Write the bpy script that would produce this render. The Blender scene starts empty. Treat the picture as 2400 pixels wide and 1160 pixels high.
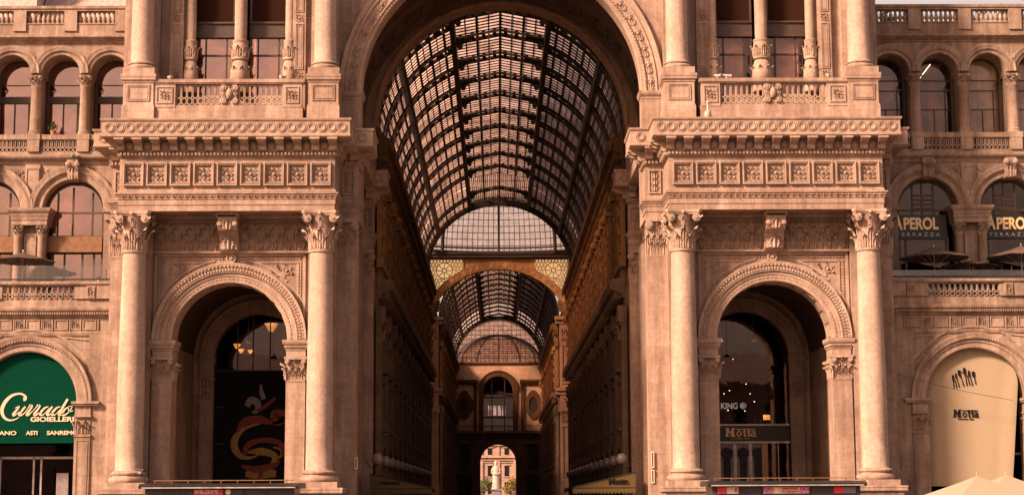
import bpy, math, random
from math import sin, cos, pi, radians, sqrt, atan2
from mathutils import Vector, Matrix
random.seed(7)
scn = bpy.context.scene
COL = scn.collection
S = 1            # mirror sign: the right half is described, S = -1 builds its mirror image

# ------------------------------------------------------------------ mesh builder
class MB:
    def __init__(self): self.v = []; self.f = []
    def add(self, vs, fs):
        o = len(self.v); self.v += [tuple(p) for p in vs]; self.f += [tuple(i + o for i in q) for q in fs]; return self
    def box(self, x0, x1, y0, y1, z0, z1):
        if x0 > x1: x0, x1 = x1, x0
        if y0 > y1: y0, y1 = y1, y0
        return self.add([(x0,y0,z0),(x1,y0,z0),(x1,y1,z0),(x0,y1,z0),(x0,y0,z1),(x1,y0,z1),(x1,y1,z1),(x0,y1,z1)],
                 [(0,3,2,1),(4,5,6,7),(0,1,5,4),(1,2,6,5),(2,3,7,6),(3,0,4,7)])
    def obox(self, c, a, b, d):
        c, a, b, d = Vector(c), Vector(a), Vector(b), Vector(d)
        if a.cross(b).dot(d) < 0: a = -a
        P = [c-a-b-d, c+a-b-d, c+a+b-d, c-a+b-d, c-a-b+d, c+a-b+d, c+a+b+d, c-a+b+d]
        return self.add(P, [(0,3,2,1),(4,5,6,7),(0,1,5,4),(1,2,6,5),(2,3,7,6),(3,0,4,7)])
    def prism(self, poly, y0, y1):            # poly in (x, z), extruded along y
        a = sum(p[0]*q[1]-q[0]*p[1] for p, q in zip(poly, poly[1:]+poly[:1]))
        if a < 0: poly = poly[::-1]
        n = len(poly)
        return self.add([(x,y0,z) for x,z in poly]+[(x,y1,z) for x,z in poly],
            [tuple(range(n)), tuple(range(2*n-1,n-1,-1))]+[(i,i+n,(i+1)%n+n,(i+1)%n) for i in range(n)])
    def prismx(self, poly, x0, x1):           # poly in (y, z), extruded along x
        a = sum(p[0]*q[1]-q[0]*p[1] for p, q in zip(poly, poly[1:]+poly[:1]))
        if a > 0: poly = poly[::-1]
        n = len(poly)
        return self.add([(x0,y,z) for y,z in poly]+[(x1,y,z) for y,z in poly],
            [tuple(range(n)), tuple(range(2*n-1,n-1,-1))]+[(i,i+n,(i+1)%n+n,(i+1)%n) for i in range(n)])
    def plate(self, outer, inner, y0, y1):    # ring plate between two outlines with as many points, (x, z)
        n = len(outer)
        vs = [(x,y0,z) for x,z in outer]+[(x,y0,z) for x,z in inner]+[(x,y1,z) for x,z in outer]+[(x,y1,z) for x,z in inner]
        fs = []
        for i in range(n):
            j = (i+1) % n
            fs += [(i,j,j+n,i+n),(i+2*n,i+3*n,j+3*n,j+2*n),(i,i+2*n,j+2*n,j),(i+n,j+n,j+3*n,i+3*n)]
        return self.add(vs, fs)
    def lathe(self, cx, cy, prof, n=24, sx=1., sy=1.):
        vs = [(cx+r*sx*cos(2*pi*i/n), cy+r*sy*sin(2*pi*i/n), z) for r,z in prof for i in range(n)]
        fs = [(k*n+i, k*n+(i+1)%n, (k+1)*n+(i+1)%n, (k+1)*n+i) for k in range(len(prof)-1) for i in range(n)]
        m = len(prof)
        fs += [tuple(range(n-1,-1,-1)), tuple((m-1)*n+i for i in range(n))]
        return self.add(vs, fs)
    def lathey(self, cx, cz, prof, n=16, a0=0.):   # prof (r, y) about an axis along y, first point at the front
        vs = [(cx+r*cos(a0+2*pi*i/n), y, cz+r*sin(a0+2*pi*i/n)) for r,y in prof for i in range(n)]
        fs = [(k*n+i, (k+1)*n+i, (k+1)*n+(i+1)%n, k*n+(i+1)%n) for k in range(len(prof)-1) for i in range(n)]
        fs += [tuple(range(n))]
        return self.add(vs, fs)
    def arc(self, cx, cz, prof, a0=0., a1=pi, n=40):  # profile (r, y) swept round an arch
        m = len(prof); vs = []
        for i in range(n+1):
            a = a0+(a1-a0)*i/n
            vs += [(cx+r*cos(a), y, cz+r*sin(a)) for r,y in prof]
        fs = [(i*m+k, i*m+k+1, (i+1)*m+k+1, (i+1)*m+k) for i in range(n) for k in range(m-1)]
        return self.add(vs, fs)
    def arcbox(self, cx, cz, r0, r1, y0, y1, a0=0., a1=pi, n=32):
        self.arc(cx, cz, [(r0,y1),(r0,y0),(r1,y0),(r1,y1),(r0,y1)], a0, a1, n)
        for a in (a0, a1):
            self.add([(cx+r*cos(a), y, cz+r*sin(a)) for r,y in ((r0,y0),(r1,y0),(r1,y1),(r0,y1))], [(0,1,2,3)])
        return self
    def beads(self, cx, cz, r, y, n, ht, hr, hy, a0=0., a1=pi):
        for i in range(n):
            a = a0+(a1-a0)*(i+.5)/n
            self.obox((cx+r*cos(a), y, cz+r*sin(a)), (-sin(a)*ht,0,cos(a)*ht), (cos(a)*hr,0,sin(a)*hr), (0,hy,0))
        return self
    def plan(self, line, prof, closed=False):  # mouldings: profile (out, z) along a plan polyline, outward = left of travel
        n = len(line); pts = []
        for i, p in enumerate(line):
            ns = []
            for a, b in ((i-1,i),(i,i+1)):
                if closed: a, b = a % n, b % n
                if a < 0 or b >= n: continue
                d = Vector((line[b][0]-line[a][0], line[b][1]-line[a][1])).normalized(); ns.append(Vector((-d.y, d.x)))
            m = ns[0] if len(ns) == 1 else (ns[0]+ns[1])/(1+ns[0].dot(ns[1]))
            pts.append([(p[0]+m.x*o, p[1]+m.y*o, z) for o,z in prof])
        k = len(prof); vs = [q for c in pts for q in c]
        R = range(n if closed else n-1)
        fs = [(i*k+j, i*k+j+1, ((i+1)%n)*k+j+1, ((i+1)%n)*k+j) for i in R for j in range(k-1)]
        if not closed: fs += [tuple(range(k)), tuple(range((n-1)*k+k-1, (n-1)*k-1, -1))]
        return self.add(vs, fs)
    def tube(self, path, r, n=8):
        path = [Vector(p) for p in path]; vs = []; m = len(path)
        rr = r if isinstance(r, (list, tuple)) else [r]*m
        for i, p in enumerate(path):
            d = (path[min(i+1,m-1)]-path[max(i-1,0)]).normalized()
            u = d.cross(Vector((0,0,1)) if abs(d.z) < .9 else Vector((1,0,0))).normalized(); w = d.cross(u)
            vs += [p+(u*cos(2*pi*k/n)+w*sin(2*pi*k/n))*rr[i] for k in range(n)]
        fs = [(i*n+k, i*n+(k+1)%n, (i+1)*n+(k+1)%n, (i+1)*n+k) for i in range(m-1) for k in range(n)]
        fs += [tuple(range(n-1,-1,-1)), tuple((m-1)*n+k for k in range(n))]
        return self.add(vs, fs)
    def ball(self, c, r, nu=12, nv=8, sz=1.):
        vs = [(c[0], c[1], c[2]-r*sz)]
        for j in range(1, nv):
            t = -pi/2+pi*j/nv
            vs += [(c[0]+r*cos(t)*cos(2*pi*i/nu), c[1]+r*cos(t)*sin(2*pi*i/nu), c[2]+r*sz*sin(t)) for i in range(nu)]
        vs.append((c[0], c[1], c[2]+r*sz)); L = len(vs)-1
        fs = [(0, 1+(i+1)%nu, 1+i) for i in range(nu)]+[(L, L-nu+i, L-nu+(i+1)%nu) for i in range(nu)]
        fs += [(1+j*nu+i, 1+j*nu+(i+1)%nu, 1+(j+1)*nu+(i+1)%nu, 1+(j+1)*nu+i) for j in range(nv-2) for i in range(nu)]
        return self.add(vs, fs)
    def leaf(self, b, o, h, w, curl, nu=8, up=(0,0,1), droop=.35):   # an acanthus leaf rooted at b leaning out along o
        b, o, up = Vector(b), Vector(o).normalized(), Vector(up); t = up.cross(o).normalized(); vs = []
        V = (-1,-.66,-.33,0,.33,.66,1); G = (-.05,.26,.06,.46,.06,.26,-.05)
        for i in range(nu+1):
            u = i/nu
            co = curl*max(0,u-.25)**2*1.8; cz = h*(u-droop*max(0,u-.72)**2*5)
            wd = w*(.66+.4*sin(pi*u))*(1-u**5*.7)*(1.12 if i % 2 else .84)
            for v, g in zip(V, G):
                vs.append(b+o*(co+w*(g*(1-.3*u)+.05))+t*(wd*v)+up*(cz-abs(v)*.10*h*(.3+u)))
        m = len(V)
        return self.add(vs, [(i*m+k, i*m+k+1, (i+1)*m+k+1, (i+1)*m+k) for i in range(nu) for k in range(m-1)])
    def mesh(self, name, sharp=38):
        me = bpy.data.meshes.new(name)
        if S < 0: me.from_pydata([(-x,y,z) for x,y,z in self.v], [], [q[::-1] for q in self.f])
        else: me.from_pydata(self.v, [], self.f)
        me.polygons.foreach_set('use_smooth', [True]*len(me.polygons))
        me.set_sharp_from_angle(angle=radians(sharp)); me.update()
        return me

def link(name, me, mat, parent=None, loc=None, label=None):
    o = bpy.data.objects.new(name, me); COL.objects.link(o)
    if mat is not None and me is not None and not me.materials:
        for m in (mat if isinstance(mat, (list, tuple)) else [mat]): me.materials.append(m)
    if parent is not None: o.parent = parent
    if loc is not None: o.location = loc
    if label: o['label'] = label
    return o
def P(name, mb, mat, parent=None, loc=None, label=None, sharp=38):
    return link(name, mb.mesh(name, sharp), mat, parent, loc, label)
def tag(o, label, cat, group=None, kind=None):
    if label: o['label'] = label
    if cat: o['category'] = cat
    if group: o['group'] = group
    if kind: o['kind'] = kind
    return o
def thing(name, label, cat, loc=(0,0,0), group=None, kind='thing'):
    o = bpy.data.objects.new(name, None); COL.objects.link(o); o.location = loc; o.empty_display_size = .3
    return tag(o, label, cat, group, kind)
def copies(src, n_locs, parent):
    out = []
    for l in n_locs:
        c = src.copy(); COL.objects.link(c); c.parent = parent; c.location = l; out.append(c)
        for ch in src.children:
            d = ch.copy(); COL.objects.link(d); d.parent = c
    return out
def text(body, x0, x1, z, y, mat, parent, bold=0., h=None, ext=.02, name='lettering', rx=pi/2, rz=0., shear=0.):
    cu = bpy.data.curves.new(name, 'FONT'); cu.body = body; cu.size = 1; cu.align_x = 'CENTER'; cu.align_y = 'CENTER'
    cu.offset = bold; cu.extrude = .02; cu.shear = shear
    o = bpy.data.objects.new(name, cu); COL.objects.link(o); cu.materials.append(mat)
    bpy.context.view_layer.update()
    w, hh = o.dimensions.x, o.dimensions.y
    sx = abs(x1-x0)/w; sy = sx if h is None else h/hh
    me = bpy.data.meshes.new_from_object(o.evaluated_get(bpy.context.evaluated_depsgraph_get())); bpy.data.objects.remove(o)
    o = link(name, me, None, parent); me.name = name
    o.scale = (sx, sy, ext/.04*2); o.rotation_euler = (rx, 0, rz); o.location = ((x0+x1)/2, y, z)
    return o

# ------------------------------------------------------------------ materials
def mk(name):
    m = bpy.data.materials.new(name); m.use_nodes = True; nt = m.node_tree; nt.nodes.clear()
    out = nt.nodes.new('ShaderNodeOutputMaterial'); return m, nt, out
def N(nt, t, **k):
    n = nt.nodes.new(t)
    for a, b in k.items():
        if a in n.inputs: n.inputs[a].default_value = b
        else: setattr(n, a, b)
    return n
def ramp(nt, src, a, b, ca=(0,0,0,1), cb=(1,1,1,1)):
    r = nt.nodes.new('ShaderNodeValToRGB'); e = r.color_ramp.elements
    e[0].position, e[1].position, e[0].color, e[1].color = a, b, ca, cb
    nt.links.new(src, r.inputs[0]); return r.outputs[0]
def mix(nt, fac, a, b, mode='MIX'):
    n = nt.nodes.new('ShaderNodeMix'); n.data_type = 'RGBA'; n.blend_type = mode
    for i, v in ((0,fac),(6,a),(7,b)):
        if hasattr(v, 'links') or hasattr(v, 'is_output'): nt.links.new(v, n.inputs[i])
        else: n.inputs[i].default_value = v if i == 0 else (v if len(v) == 4 else (*v,1))
    return n.outputs[2]
def stone(name, c1, c2, rough=.8, joints=True, jw=2.1, jh=.95, stain=.35, bump=.25, sc=1., jdark=.80):
    m, nt, out = mk(name); L = nt.links.new
    tc = N(nt,'ShaderNodeTexCoord'); geo = N(nt,'ShaderNodeNewGeometry'); oi = N(nt,'ShaderNodeObjectInfo')
    pos = geo.outputs['Position']
    n1 = N(nt,'ShaderNodeTexNoise', Scale=.55*sc, Detail=6., Roughness=.6); L(pos, n1.inputs['Vector'])
    n2 = N(nt,'ShaderNodeTexNoise', Scale=5.*sc, Detail=8., Roughness=.7); L(pos, n2.inputs['Vector'])
    mp = N(nt,'ShaderNodeMapping'); mp.inputs['Scale'].default_value = (2.2,2.2,.16); L(pos, mp.inputs['Vector'])
    n3 = N(nt,'ShaderNodeTexNoise', Scale=1., Detail=5., Roughness=.65); L(mp.outputs[0], n3.inputs['Vector'])
    col = mix(nt, ramp(nt, n1.outputs[0], .3, .72), c1, c2)
    col = mix(nt, .8, col, ramp(nt, n2.outputs[0], .25, .75, (.62,.60,.58,1), (1.24,1.2,1.16,1)), 'MULTIPLY')
    n4 = N(nt,'ShaderNodeTexNoise', Scale=1.6*sc, Detail=5., Roughness=.6); L(pos, n4.inputs['Vector'])
    col = mix(nt, .5, col, ramp(nt, n4.outputs[0], .35, .65, (.76,.74,.73,1), (1.12,1.1,1.08,1)), 'MULTIPLY')
    col = mix(nt, stain, col, ramp(nt, n3.outputs[0], .42, .62, (.5,.44,.40,1), (1.06,1.06,1.06,1)), 'MULTIPLY')
    height = n2.outputs[0]
    if joints:
        sep = N(nt,'ShaderNodeSeparateXYZ'); L(pos, sep.inputs[0])
        ad = N(nt,'ShaderNodeMath', operation='ADD'); L(sep.outputs[0], ad.inputs[0]); L(sep.outputs[1], ad.inputs[1])
        cb = N(nt,'ShaderNodeCombineXYZ'); L(ad.outputs[0], cb.inputs[0]); L(sep.outputs[2], cb.inputs[1])
        br = N(nt,'ShaderNodeTexBrick', Scale=1.); L(cb.outputs[0], br.inputs['Vector'])
        br.inputs['Color1'].default_value = (1.03,1.02,1.0,1); br.inputs['Color2'].default_value = (.87,.845,.825,1)
        br.inputs['Mortar'].default_value = (jdark,jdark*.93,jdark*.88,1); br.inputs['Mortar Size'].default_value = .016
        br.inputs['Brick Width'].default_value = jw; br.inputs['Row Height'].default_value = jh; br.inputs['Bias'].default_value = .1
        col = mix(nt, 1., col, br.outputs[0], 'MULTIPLY')
    b = N(nt,'ShaderNodeBsdfPrincipled', Roughness=rough); b.inputs['Specular IOR Level'].default_value = .25
    L(col, b.inputs['Base Color'])
    bp = N(nt,'ShaderNodeBump', Strength=bump, Distance=.04); L(height, bp.inputs['Height']); L(bp.outputs[0], b.inputs['Normal'])
    L(b.outputs[0], out.inputs[0]); return m
def plain(name, c, rough=.6, metal=0., var=.25, sc=4., spec=.4, bump=.0):
    m, nt, out = mk(name); L = nt.links.new
    geo = N(nt,'ShaderNodeNewGeometry')
    n = N(nt,'ShaderNodeTexNoise', Scale=sc, Detail=5.); L(geo.outputs['Position'], n.inputs['Vector'])
    col = mix(nt, ramp(nt, n.outputs[0], .3, .7), [x*(1-var) for x in c], [min(1,x*(1+var)) for x in c])
    b = N(nt,'ShaderNodeBsdfPrincipled', Roughness=rough, Metallic=metal); b.inputs['Specular IOR Level'].default_value = spec
    L(col, b.inputs['Base Color'])
    if bump:
        bp = N(nt,'ShaderNodeBump', Strength=bump, Distance=.03); L(n.outputs[0], bp.inputs['Height']); L(bp.outputs[0], b.inputs['Normal'])
    L(b.outputs[0], out.inputs[0]); return m
def emit(name, c, s):
    m, nt, out = mk(name); e = N(nt,'ShaderNodeEmission', Strength=s); e.inputs[0].default_value = (*c,1); nt.links.new(e.outputs[0], out.inputs[0]); return m
def glass(name, tint, refl, rough=.03, var=.0, vs=.5, wave=0., dust=0., coat=(1,1,1)):   # thin pane: tinted see-through plus mirror
    m, nt, out = mk(name); L = nt.links.new
    t = N(nt,'ShaderNodeBsdfTransparent'); tl = N(nt,'ShaderNodeBsdfTranslucent'); m0 = N(nt,'ShaderNodeMixShader'); m0.inputs[0].default_value = dust; g = N(nt,'ShaderNodeBsdfGlossy', Roughness=rough); mx = N(nt,'ShaderNodeMixShader')
    geo = N(nt,'ShaderNodeNewGeometry'); g.inputs[0].default_value = (*coat,1)
    if var:
        n = N(nt,'ShaderNodeTexNoise', Scale=vs, Detail=4.); L(geo.outputs['Position'], n.inputs['Vector'])
        c = mix(nt, ramp(nt, n.outputs[0], .35, .65), [x*(1-var) for x in tint], [min(1,x*(1+var)) for x in tint]); L(c, t.inputs[0]); L(c, tl.inputs[0])
    else: t.inputs[0].default_value = tl.inputs[0].default_value = (*tint,1)
    if wave:
        n = N(nt,'ShaderNodeTexNoise', Scale=1.2, Detail=2.); L(geo.outputs['Position'], n.inputs['Vector'])
        bp = N(nt,'ShaderNodeBump', Strength=wave, Distance=.02); L(n.outputs[0], bp.inputs['Height']); L(bp.outputs[0], g.inputs['Normal'])
    L(t.outputs[0], m0.inputs[1]); L(tl.outputs[0], m0.inputs[2]); mx.inputs[0].default_value = refl; L(m0.outputs[0], mx.inputs[1]); L(g.outputs[0], mx.inputs[2]); L(mx.outputs[0], out.inputs[0]); return m
def cloth(name, c, var=.12, trans=.25):
    m, nt, out = mk(name); L = nt.links.new
    geo = N(nt,'ShaderNodeNewGeometry'); n = N(nt,'ShaderNodeTexNoise', Scale=3., Detail=6.); L(geo.outputs['Position'], n.inputs['Vector'])
    col = mix(nt, n.outputs[0], [x*(1-var) for x in c], [min(1,x*(1+var)) for x in c])
    d = N(nt,'ShaderNodeBsdfDiffuse', Roughness=.9); t = N(nt,'ShaderNodeBsdfTranslucent'); mx = N(nt,'ShaderNodeMixShader'); mx.inputs[0].default_value = trans
    L(col, d.inputs[0]); L(col, t.inputs[0]); L(d.outputs[0], mx.inputs[1]); L(t.outputs[0], mx.inputs[2]); L(mx.outputs[0], out.inputs[0]); return m

M = {}
M['stone'] = stone('warm_limestone', (.38,.287,.243), (.285,.203,.165), stain=.55)
M['pale'] = stone('pale_column_granite', (.375,.285,.24), (.315,.235,.192), joints=False, stain=.25, bump=.1)
M['carve'] = stone('carved_limestone', (.38,.285,.235), (.265,.187,.15), joints=False, stain=.3)
M['wing'] = stone('wing_limestone', (.34,.257,.21), (.235,.172,.14), stain=.65)
M['wingc'] = stone('wing_carved_stone', (.34,.257,.21), (.225,.162,.13), joints=False, stain=.55)
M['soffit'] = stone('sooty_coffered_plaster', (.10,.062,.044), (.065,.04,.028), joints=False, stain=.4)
M['relief'] = stone('gilded_stucco_relief', (.26,.145,.055), (.13,.072,.03), joints=False, stain=.4)
M['ringarch'] = stone('brown_gilt_arch', (.34,.20,.09), (.22,.125,.055), joints=False, stain=.3)
M['gilt'] = stone('pale_gilt_mosaic', (.62,.44,.20), (.50,.34,.14), joints=False, stain=.2)
M['porch'] = stone('brown_porch_stone', (.30,.20,.145), (.22,.145,.105), joints=False, stain=.4)
M['nave'] = stone('dark_arcade_stucco', (.17,.112,.078), (.10,.066,.045), jw=2.4, jh=1.1, stain=.4)  # arcade walls given a low brown base tone
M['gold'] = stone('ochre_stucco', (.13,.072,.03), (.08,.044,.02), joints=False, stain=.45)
M['endwall'] = stone('brightened_pink_end_plaster', (.62,.46,.35), (.54,.39,.29), joints=False, stain=.2)  # base colour raised in place of daylight missing at the end wall
M['end'] = stone('pink_end_wall_plaster', (.27,.175,.12), (.19,.12,.08), joints=False, stain=.35)
M['iron'] = plain('dark_cast_iron', (.022,.017,.015), .6, .2)
M['purlin'] = plain('dark_painted_iron', (.03,.022,.018), .6, .2)
M['roofglass'] = glass('dusty_roof_glass', (.66,.46,.40), .03, .3, .40, .6, 0., .38)
M['clearroof'] = glass('clean_roof_glass', (.90,.70,.62), .03, .05, .14, 1.6, 0., .10)
M['mirror'] = glass('reflecting_window_glass', (.72,.56,.52), .24, .02, .3, .6, .16, 0., (1.,.76,.68))
M['dim'] = glass('dim_window_glass', (.42,.38,.38), .06, .02, .3, .9, .1, 0., (1.,.78,.74))
M['clear'] = glass('clear_window_glass', (.86,.80,.78), .06, .02, .1, .9, .1, 0., (1.,.78,.74))
M['rail_glass'] = glass('glass_balustrade', (.86,.80,.78), .07, .02)
M['curtain'] = cloth('pink_white_curtain', (.85,.62,.54))
M['curtg'] = cloth('pale_green_curtain', (.74,.70,.48))
M['drape'] = cloth('brown_drape', (.34,.17,.09)); M['shade'] = cloth('dim_roller_shade', (.17,.11,.10)); M['blind'] = cloth('dark_brown_blind', (.045,.02,.014))
M['wood'] = plain('dark_brown_window_wood', (.045,.024,.017), .5)
M['beam'] = plain('oiled_wood_beam', (.15,.068,.028), .5)
M['black'] = plain('black_painted_metal', (.016,.015,.016), .4)
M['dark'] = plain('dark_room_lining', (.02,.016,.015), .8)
M['grey'] = plain('charcoal_kiosk_metal', (.045,.04,.042), .35, .3)
M['lgrey'] = plain('light_grey_metal', (.38,.34,.32), .4, .4)
M['white'] = plain('off_white_paint', (.55,.48,.42), .5, 0, .05)
M['gletter'] = plain('gilded_letters', (.78,.55,.30), .45, .0, .06)
M['cream_letter'] = plain('cream_letters', (.48,.38,.28), .5, 0, .05)
M['ink'] = plain('black_ink', (.010,.009,.009), .8, spec=.08)
M['red'] = plain('red_sign_print', (.52,.03,.045), .5, 0, .1)
M['pinkp'] = plain('pink_blue_sign_print', (.45,.16,.30), .5, 0, .6, 14.)
M['blue'] = plain('blue_sign_print', (.10,.10,.34), .5)
M['greencl'] = cloth('bottle_green_canvas', (.004,.055,.033), .1, .15)
M['creamcl'] = cloth('cream_canvas', (.36,.28,.195), .06, .12)
M['awn'] = cloth('khaki_awning_canvas', (.13,.09,.04), .12, .15)
M['parasolw'] = cloth('pale_parasol_canvas', (.30,.205,.155), .08, .15)
M['parasolb'] = cloth('taupe_parasol_canvas', (.085,.06,.05), .15, .08)
M['globe'] = plain('opal_globe_glass', (.17,.14,.14), .25, 0, .05)
M['poster_red'] = plain('poster_red_print', (.16,.014,.010), .6, 0, .2)
M['poster_yel'] = plain('poster_yellow_print', (.26,.15,.02), .6, 0, .2)
M['lamp'] = emit('lit_amber_lamp', (1.,.45,.10), 2.2)
M['spot'] = emit('lit_small_spot', (1.,.75,.5), 16.); M['amber'] = glass('amber_spandrel_glass', (1.,.86,.62), .02)
M['rking'] = emit('reflected_sign_glow', (1.,.85,.75), .35)
M['marble'] = stone('white_marble', (.46,.37,.33), (.40,.32,.28), joints=False, stain=.15)
M['plaza'] = stone('piazza_paving_stone', (.22,.17,.14), (.18,.14,.115), jw=1.2, jh=.6, stain=.1)
M['floor'] = stone('gallery_mosaic_floor', (.22,.15,.11), (.14,.10,.08), joints=False, stain=.1)
M['palace'] = stone('pink_palace_stone', (.38,.27,.23), (.33,.23,.19), stain=.2)
M['leaf'] = plain('tree_leaf', (.06,.075,.02), .6, 0, .6, 2.)
M['leafy'] = plain('golden_tree_leaf', (.18,.13,.025), .6, 0, .5, 2.)
M['bark'] = plain('tree_bark', (.06,.04,.03), .9)
M['skin'] = plain('skin', (.48,.27,.19), .5, 0, .05)
M['camw'] = plain('dusty_camera_paint', (.30,.25,.22), .5, 0, .05)
M['shirt'] = plain('white_shirt_cloth', (.62,.52,.47), .8)
M['coat'] = plain('dark_jacket_cloth', (.03,.028,.035), .8)
M['hair'] = plain('dark_hair', (.02,.013,.01), .6)
M['roof'] = plain('grey_pink_slate', (.30,.22,.21), .8)
M['attic'] = plain('pale_attic_render', (.42,.32,.29), .8)
M['bronze'] = plain('bronze_fitting', (.20,.11,.05), .5, .5)
M['terra'] = plain('terracotta_pot', (.30,.13,.07), .8)
M['orange'] = plain('ochre_wood_post', (.42,.24,.12), .6)
M['print'] = plain('grey_printed_panel', (.19,.15,.15), .5)
# ------------------------------------------------------------------ ornament
def capital(cx, cy, z0, z1, r0, half):                    # round leafy capital
    h = z1-z0; mb = MB()
    mb.lathe(cx, cy, [(r0*1.08,z0-.03),(r0*1.12,z0+.03),(r0*1.02,z0+.08),(r0*.98,z0+.5*h),(r0*1.1,z0+.72*h),(r0*1.32,z0+.88*h)], 20)
    for row, (k, hh, w, cu, ph) in enumerate(((8,.40*h,.34*r0,.30*r0/.6,0),(8,.66*h,.36*r0,.42*r0/.6,pi/8))):
        for i in range(k):
            a = 2*pi*i/k+ph+pi/8
            mb.leaf((cx+r0*.98*cos(a), cy+r0*.98*sin(a), z0+.05), (cos(a),sin(a),0), hh, w, cu)
    zc = z0+.80*h; R = half*1.08
    for i in range(4):
        a = pi/4+i*pi/2
        mb.leaf((cx+r0*.9*cos(a), cy+r0*.9*sin(a), z0+.45*h), (cos(a),sin(a),0), .42*h, .2*r0, half*.85, droop=.1)
        for sg in (-1, 1):                                # paired volutes at each corner
            c = Vector((cx+R*cos(a)-sg*sin(a)*.12*half, cy+R*sin(a)+sg*cos(a)*.12*half, zc))
            ax = (1,0) if abs(abs(cos(a+sg*pi/4))) < .5 else (0,1)
            for rr, t in ((.105*h,.05),(.06*h,.085),(.03*h,.11)):
                n = 10; vs = []
                for e in (-1, 1):
                    for j in range(n):
                        q = 2*pi*j/n
                        vs.append((c.x+ax[0]*cos(q)*rr+ax[1]*e*t, c.y+ax[1]*cos(q)*rr+ax[0]*e*t, c.z+sin(q)*rr))
                mb.add(vs, [tuple(range(n)), tuple(range(2*n-1,n-1,-1))]+[(j,j+n,(j+1)%n+n,(j+1)%n) for j in range(n)])
        a = i*pi/2
        mb.leaf((cx+r0*1.05*cos(a), cy+r0*1.05*sin(a), z0+.60*h), (cos(a),sin(a),0), .28*h, .2*r0, .25*half)
        mb.ball((cx+half*.93*cos(a), cy+half*.93*sin(a), z0+.93*h), .11*half, 8, 6)
    out = []
    for i in range(4):                                    # abacus with hollow sides
        a = pi/4+i*pi/2
        for d in (-.09, .09): out.append((half*1.30*cos(a+d), half*1.30*sin(a+d)))
        for q in (.25,.5,.75):
            p = Vector((cos(a),sin(a))).lerp(Vector((cos(a+pi/2),sin(a+pi/2))), q)*half*1.30
            out.append(tuple(p*(1-.10*(1-abs(q-.5)*2))))
    n = len(out); vs = []
    for sc, z in ((.93,z0+.88*h),(.97,z0+.93*h),(1.,z0+.935*h),(1.,z1)): vs += [(cx+x*sc, cy+y*sc, z) for x,y in out]
    mb.add(vs, [tuple(range(n-1,-1,-1)), tuple(3*n+i for i in range(n))]+[(k*n+i,k*n+(i+1)%n,(k+1)*n+(i+1)%n,(k+1)*n+i) for k in range(3) for i in range(n)])
    return mb
def flatcap(mb, x0, x1, y, z0, z1, o=(0,-1,0), n=3, aba=.12):    # leafy capital on a flat pilaster whose face is at y
    h = z1-z0; w = x1-x0; e = w*.06
    mb.box(x0-.03, x1+.03, y-.05, y+.25, z0-.06, z0+.02)
    mb.box(x0-.004, x1+.004, y-.015, y+.25, z0, z1-.1*h)
    for i in range(n): mb.leaf((x0+w*(i+.5)/n, y+.02, z0+.02), o, .42*h, w/n*.5, .26*w)
    for i in range(n+1):
        mb.leaf((x0+w*i/n, y+.03, z0+.04), o, .68*h, w/n*.46, .34*w)
    for sx in (x0+e, x1-e):
        for rr, t in ((.11*h,.0),(.065*h,.05)): mb.lathey(sx, z0+.78*h, [(rr,y-.22*w-t),(rr,y)], 12)
    mb.leaf(((x0+x1)/2, y, z0+.55*h), o, .34*h, w*.14, .25*w)
    mb.ball(((x0+x1)/2, y-.16*w, z0+.93*h), .09*w, 8, 6)
    mb.prism([(x0-aba*.6,z0+.88*h),(x1+aba*.6,z0+.88*h),(x1+aba,z0+.95*h),(x1+aba,z1),(x0-aba,z1),(x0-aba,z0+.95*h)], y-.22*w, y+.3)
    return mb
def rosette(mb, cx, cz, y, r, depth=.07):
    for i in range(8):
        a = pi/8+i*pi/4
        for aa, rr, w, z0 in ((a+pi/8,1.15 if i % 2 == 0 else .8,.20,.2),(a,.62,.15,.1)):
            ux, uz = cos(aa), sin(aa)
            mb.leaf((cx+ux*r*z0, y, cz+uz*r*z0), (0,-1,0), r*.95*rr, r*w, depth*2.0, 5, up=(ux,0,uz))
    mb.lathey(cx, cz, [(r*.06,y-depth*1.9),(r*.2,y-depth*1.6),(r*.26,y-depth*.6),(r*.26,y)], 12)
    return mb
def coffer(mb, x0, x1, z0, z1, y, fr, dp):               # raised moulded frame
    mb.plate([(x0,z0),(x1,z0),(x1,z1),(x0,z1)], [(x0+fr,z0+fr),(x1-fr,z0+fr),(x1-fr,z1-fr),(x0+fr,z1-fr)], y-dp, y+.01)
    return mb
def rinceau(mb, cx, cz, y, r, sx):                        # scroll of foliage filling a spandrel corner
    mb.lathey(cx, cz, [(r*.30,y-.02),(r*.34,y-.06),(r*.42,y-.06),(r*.46,y)], 16)
    mb.ball((cx, y-.04, cz), r*.2, 8, 6)
    for k, (a, d, l) in enumerate(((.2,.6,.5),(-.5,1.05,.5),(.45,1.0,.4),(-.1,1.5,.45),(-1.2,.6,.45),(-1.6,1.1,.4),(1.4,.5,.25),(2.6,.5,.25),(-2.6,.5,.3))):
        aa = a if sx > 0 else pi-a
        ux, uz = cos(aa), sin(aa)
        mb.leaf((cx+ux*r*d*.8, y, cz+uz*r*d*.8), (0,-1,0), r*l, r*.2, .1, 4, up=(ux,0,uz))
def capsule(cx, z0, z1, w, n=5):
    r = w/2; out = []
    for i in range(n+1):
        a = pi*i/n; out.append((cx+r*cos(a), z1-r+r*sin(a)))
    for i in range(n+1):
        a = pi+pi*i/n; out.append((cx+r*cos(a), z0+r+r*sin(a)))
    return out
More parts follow.
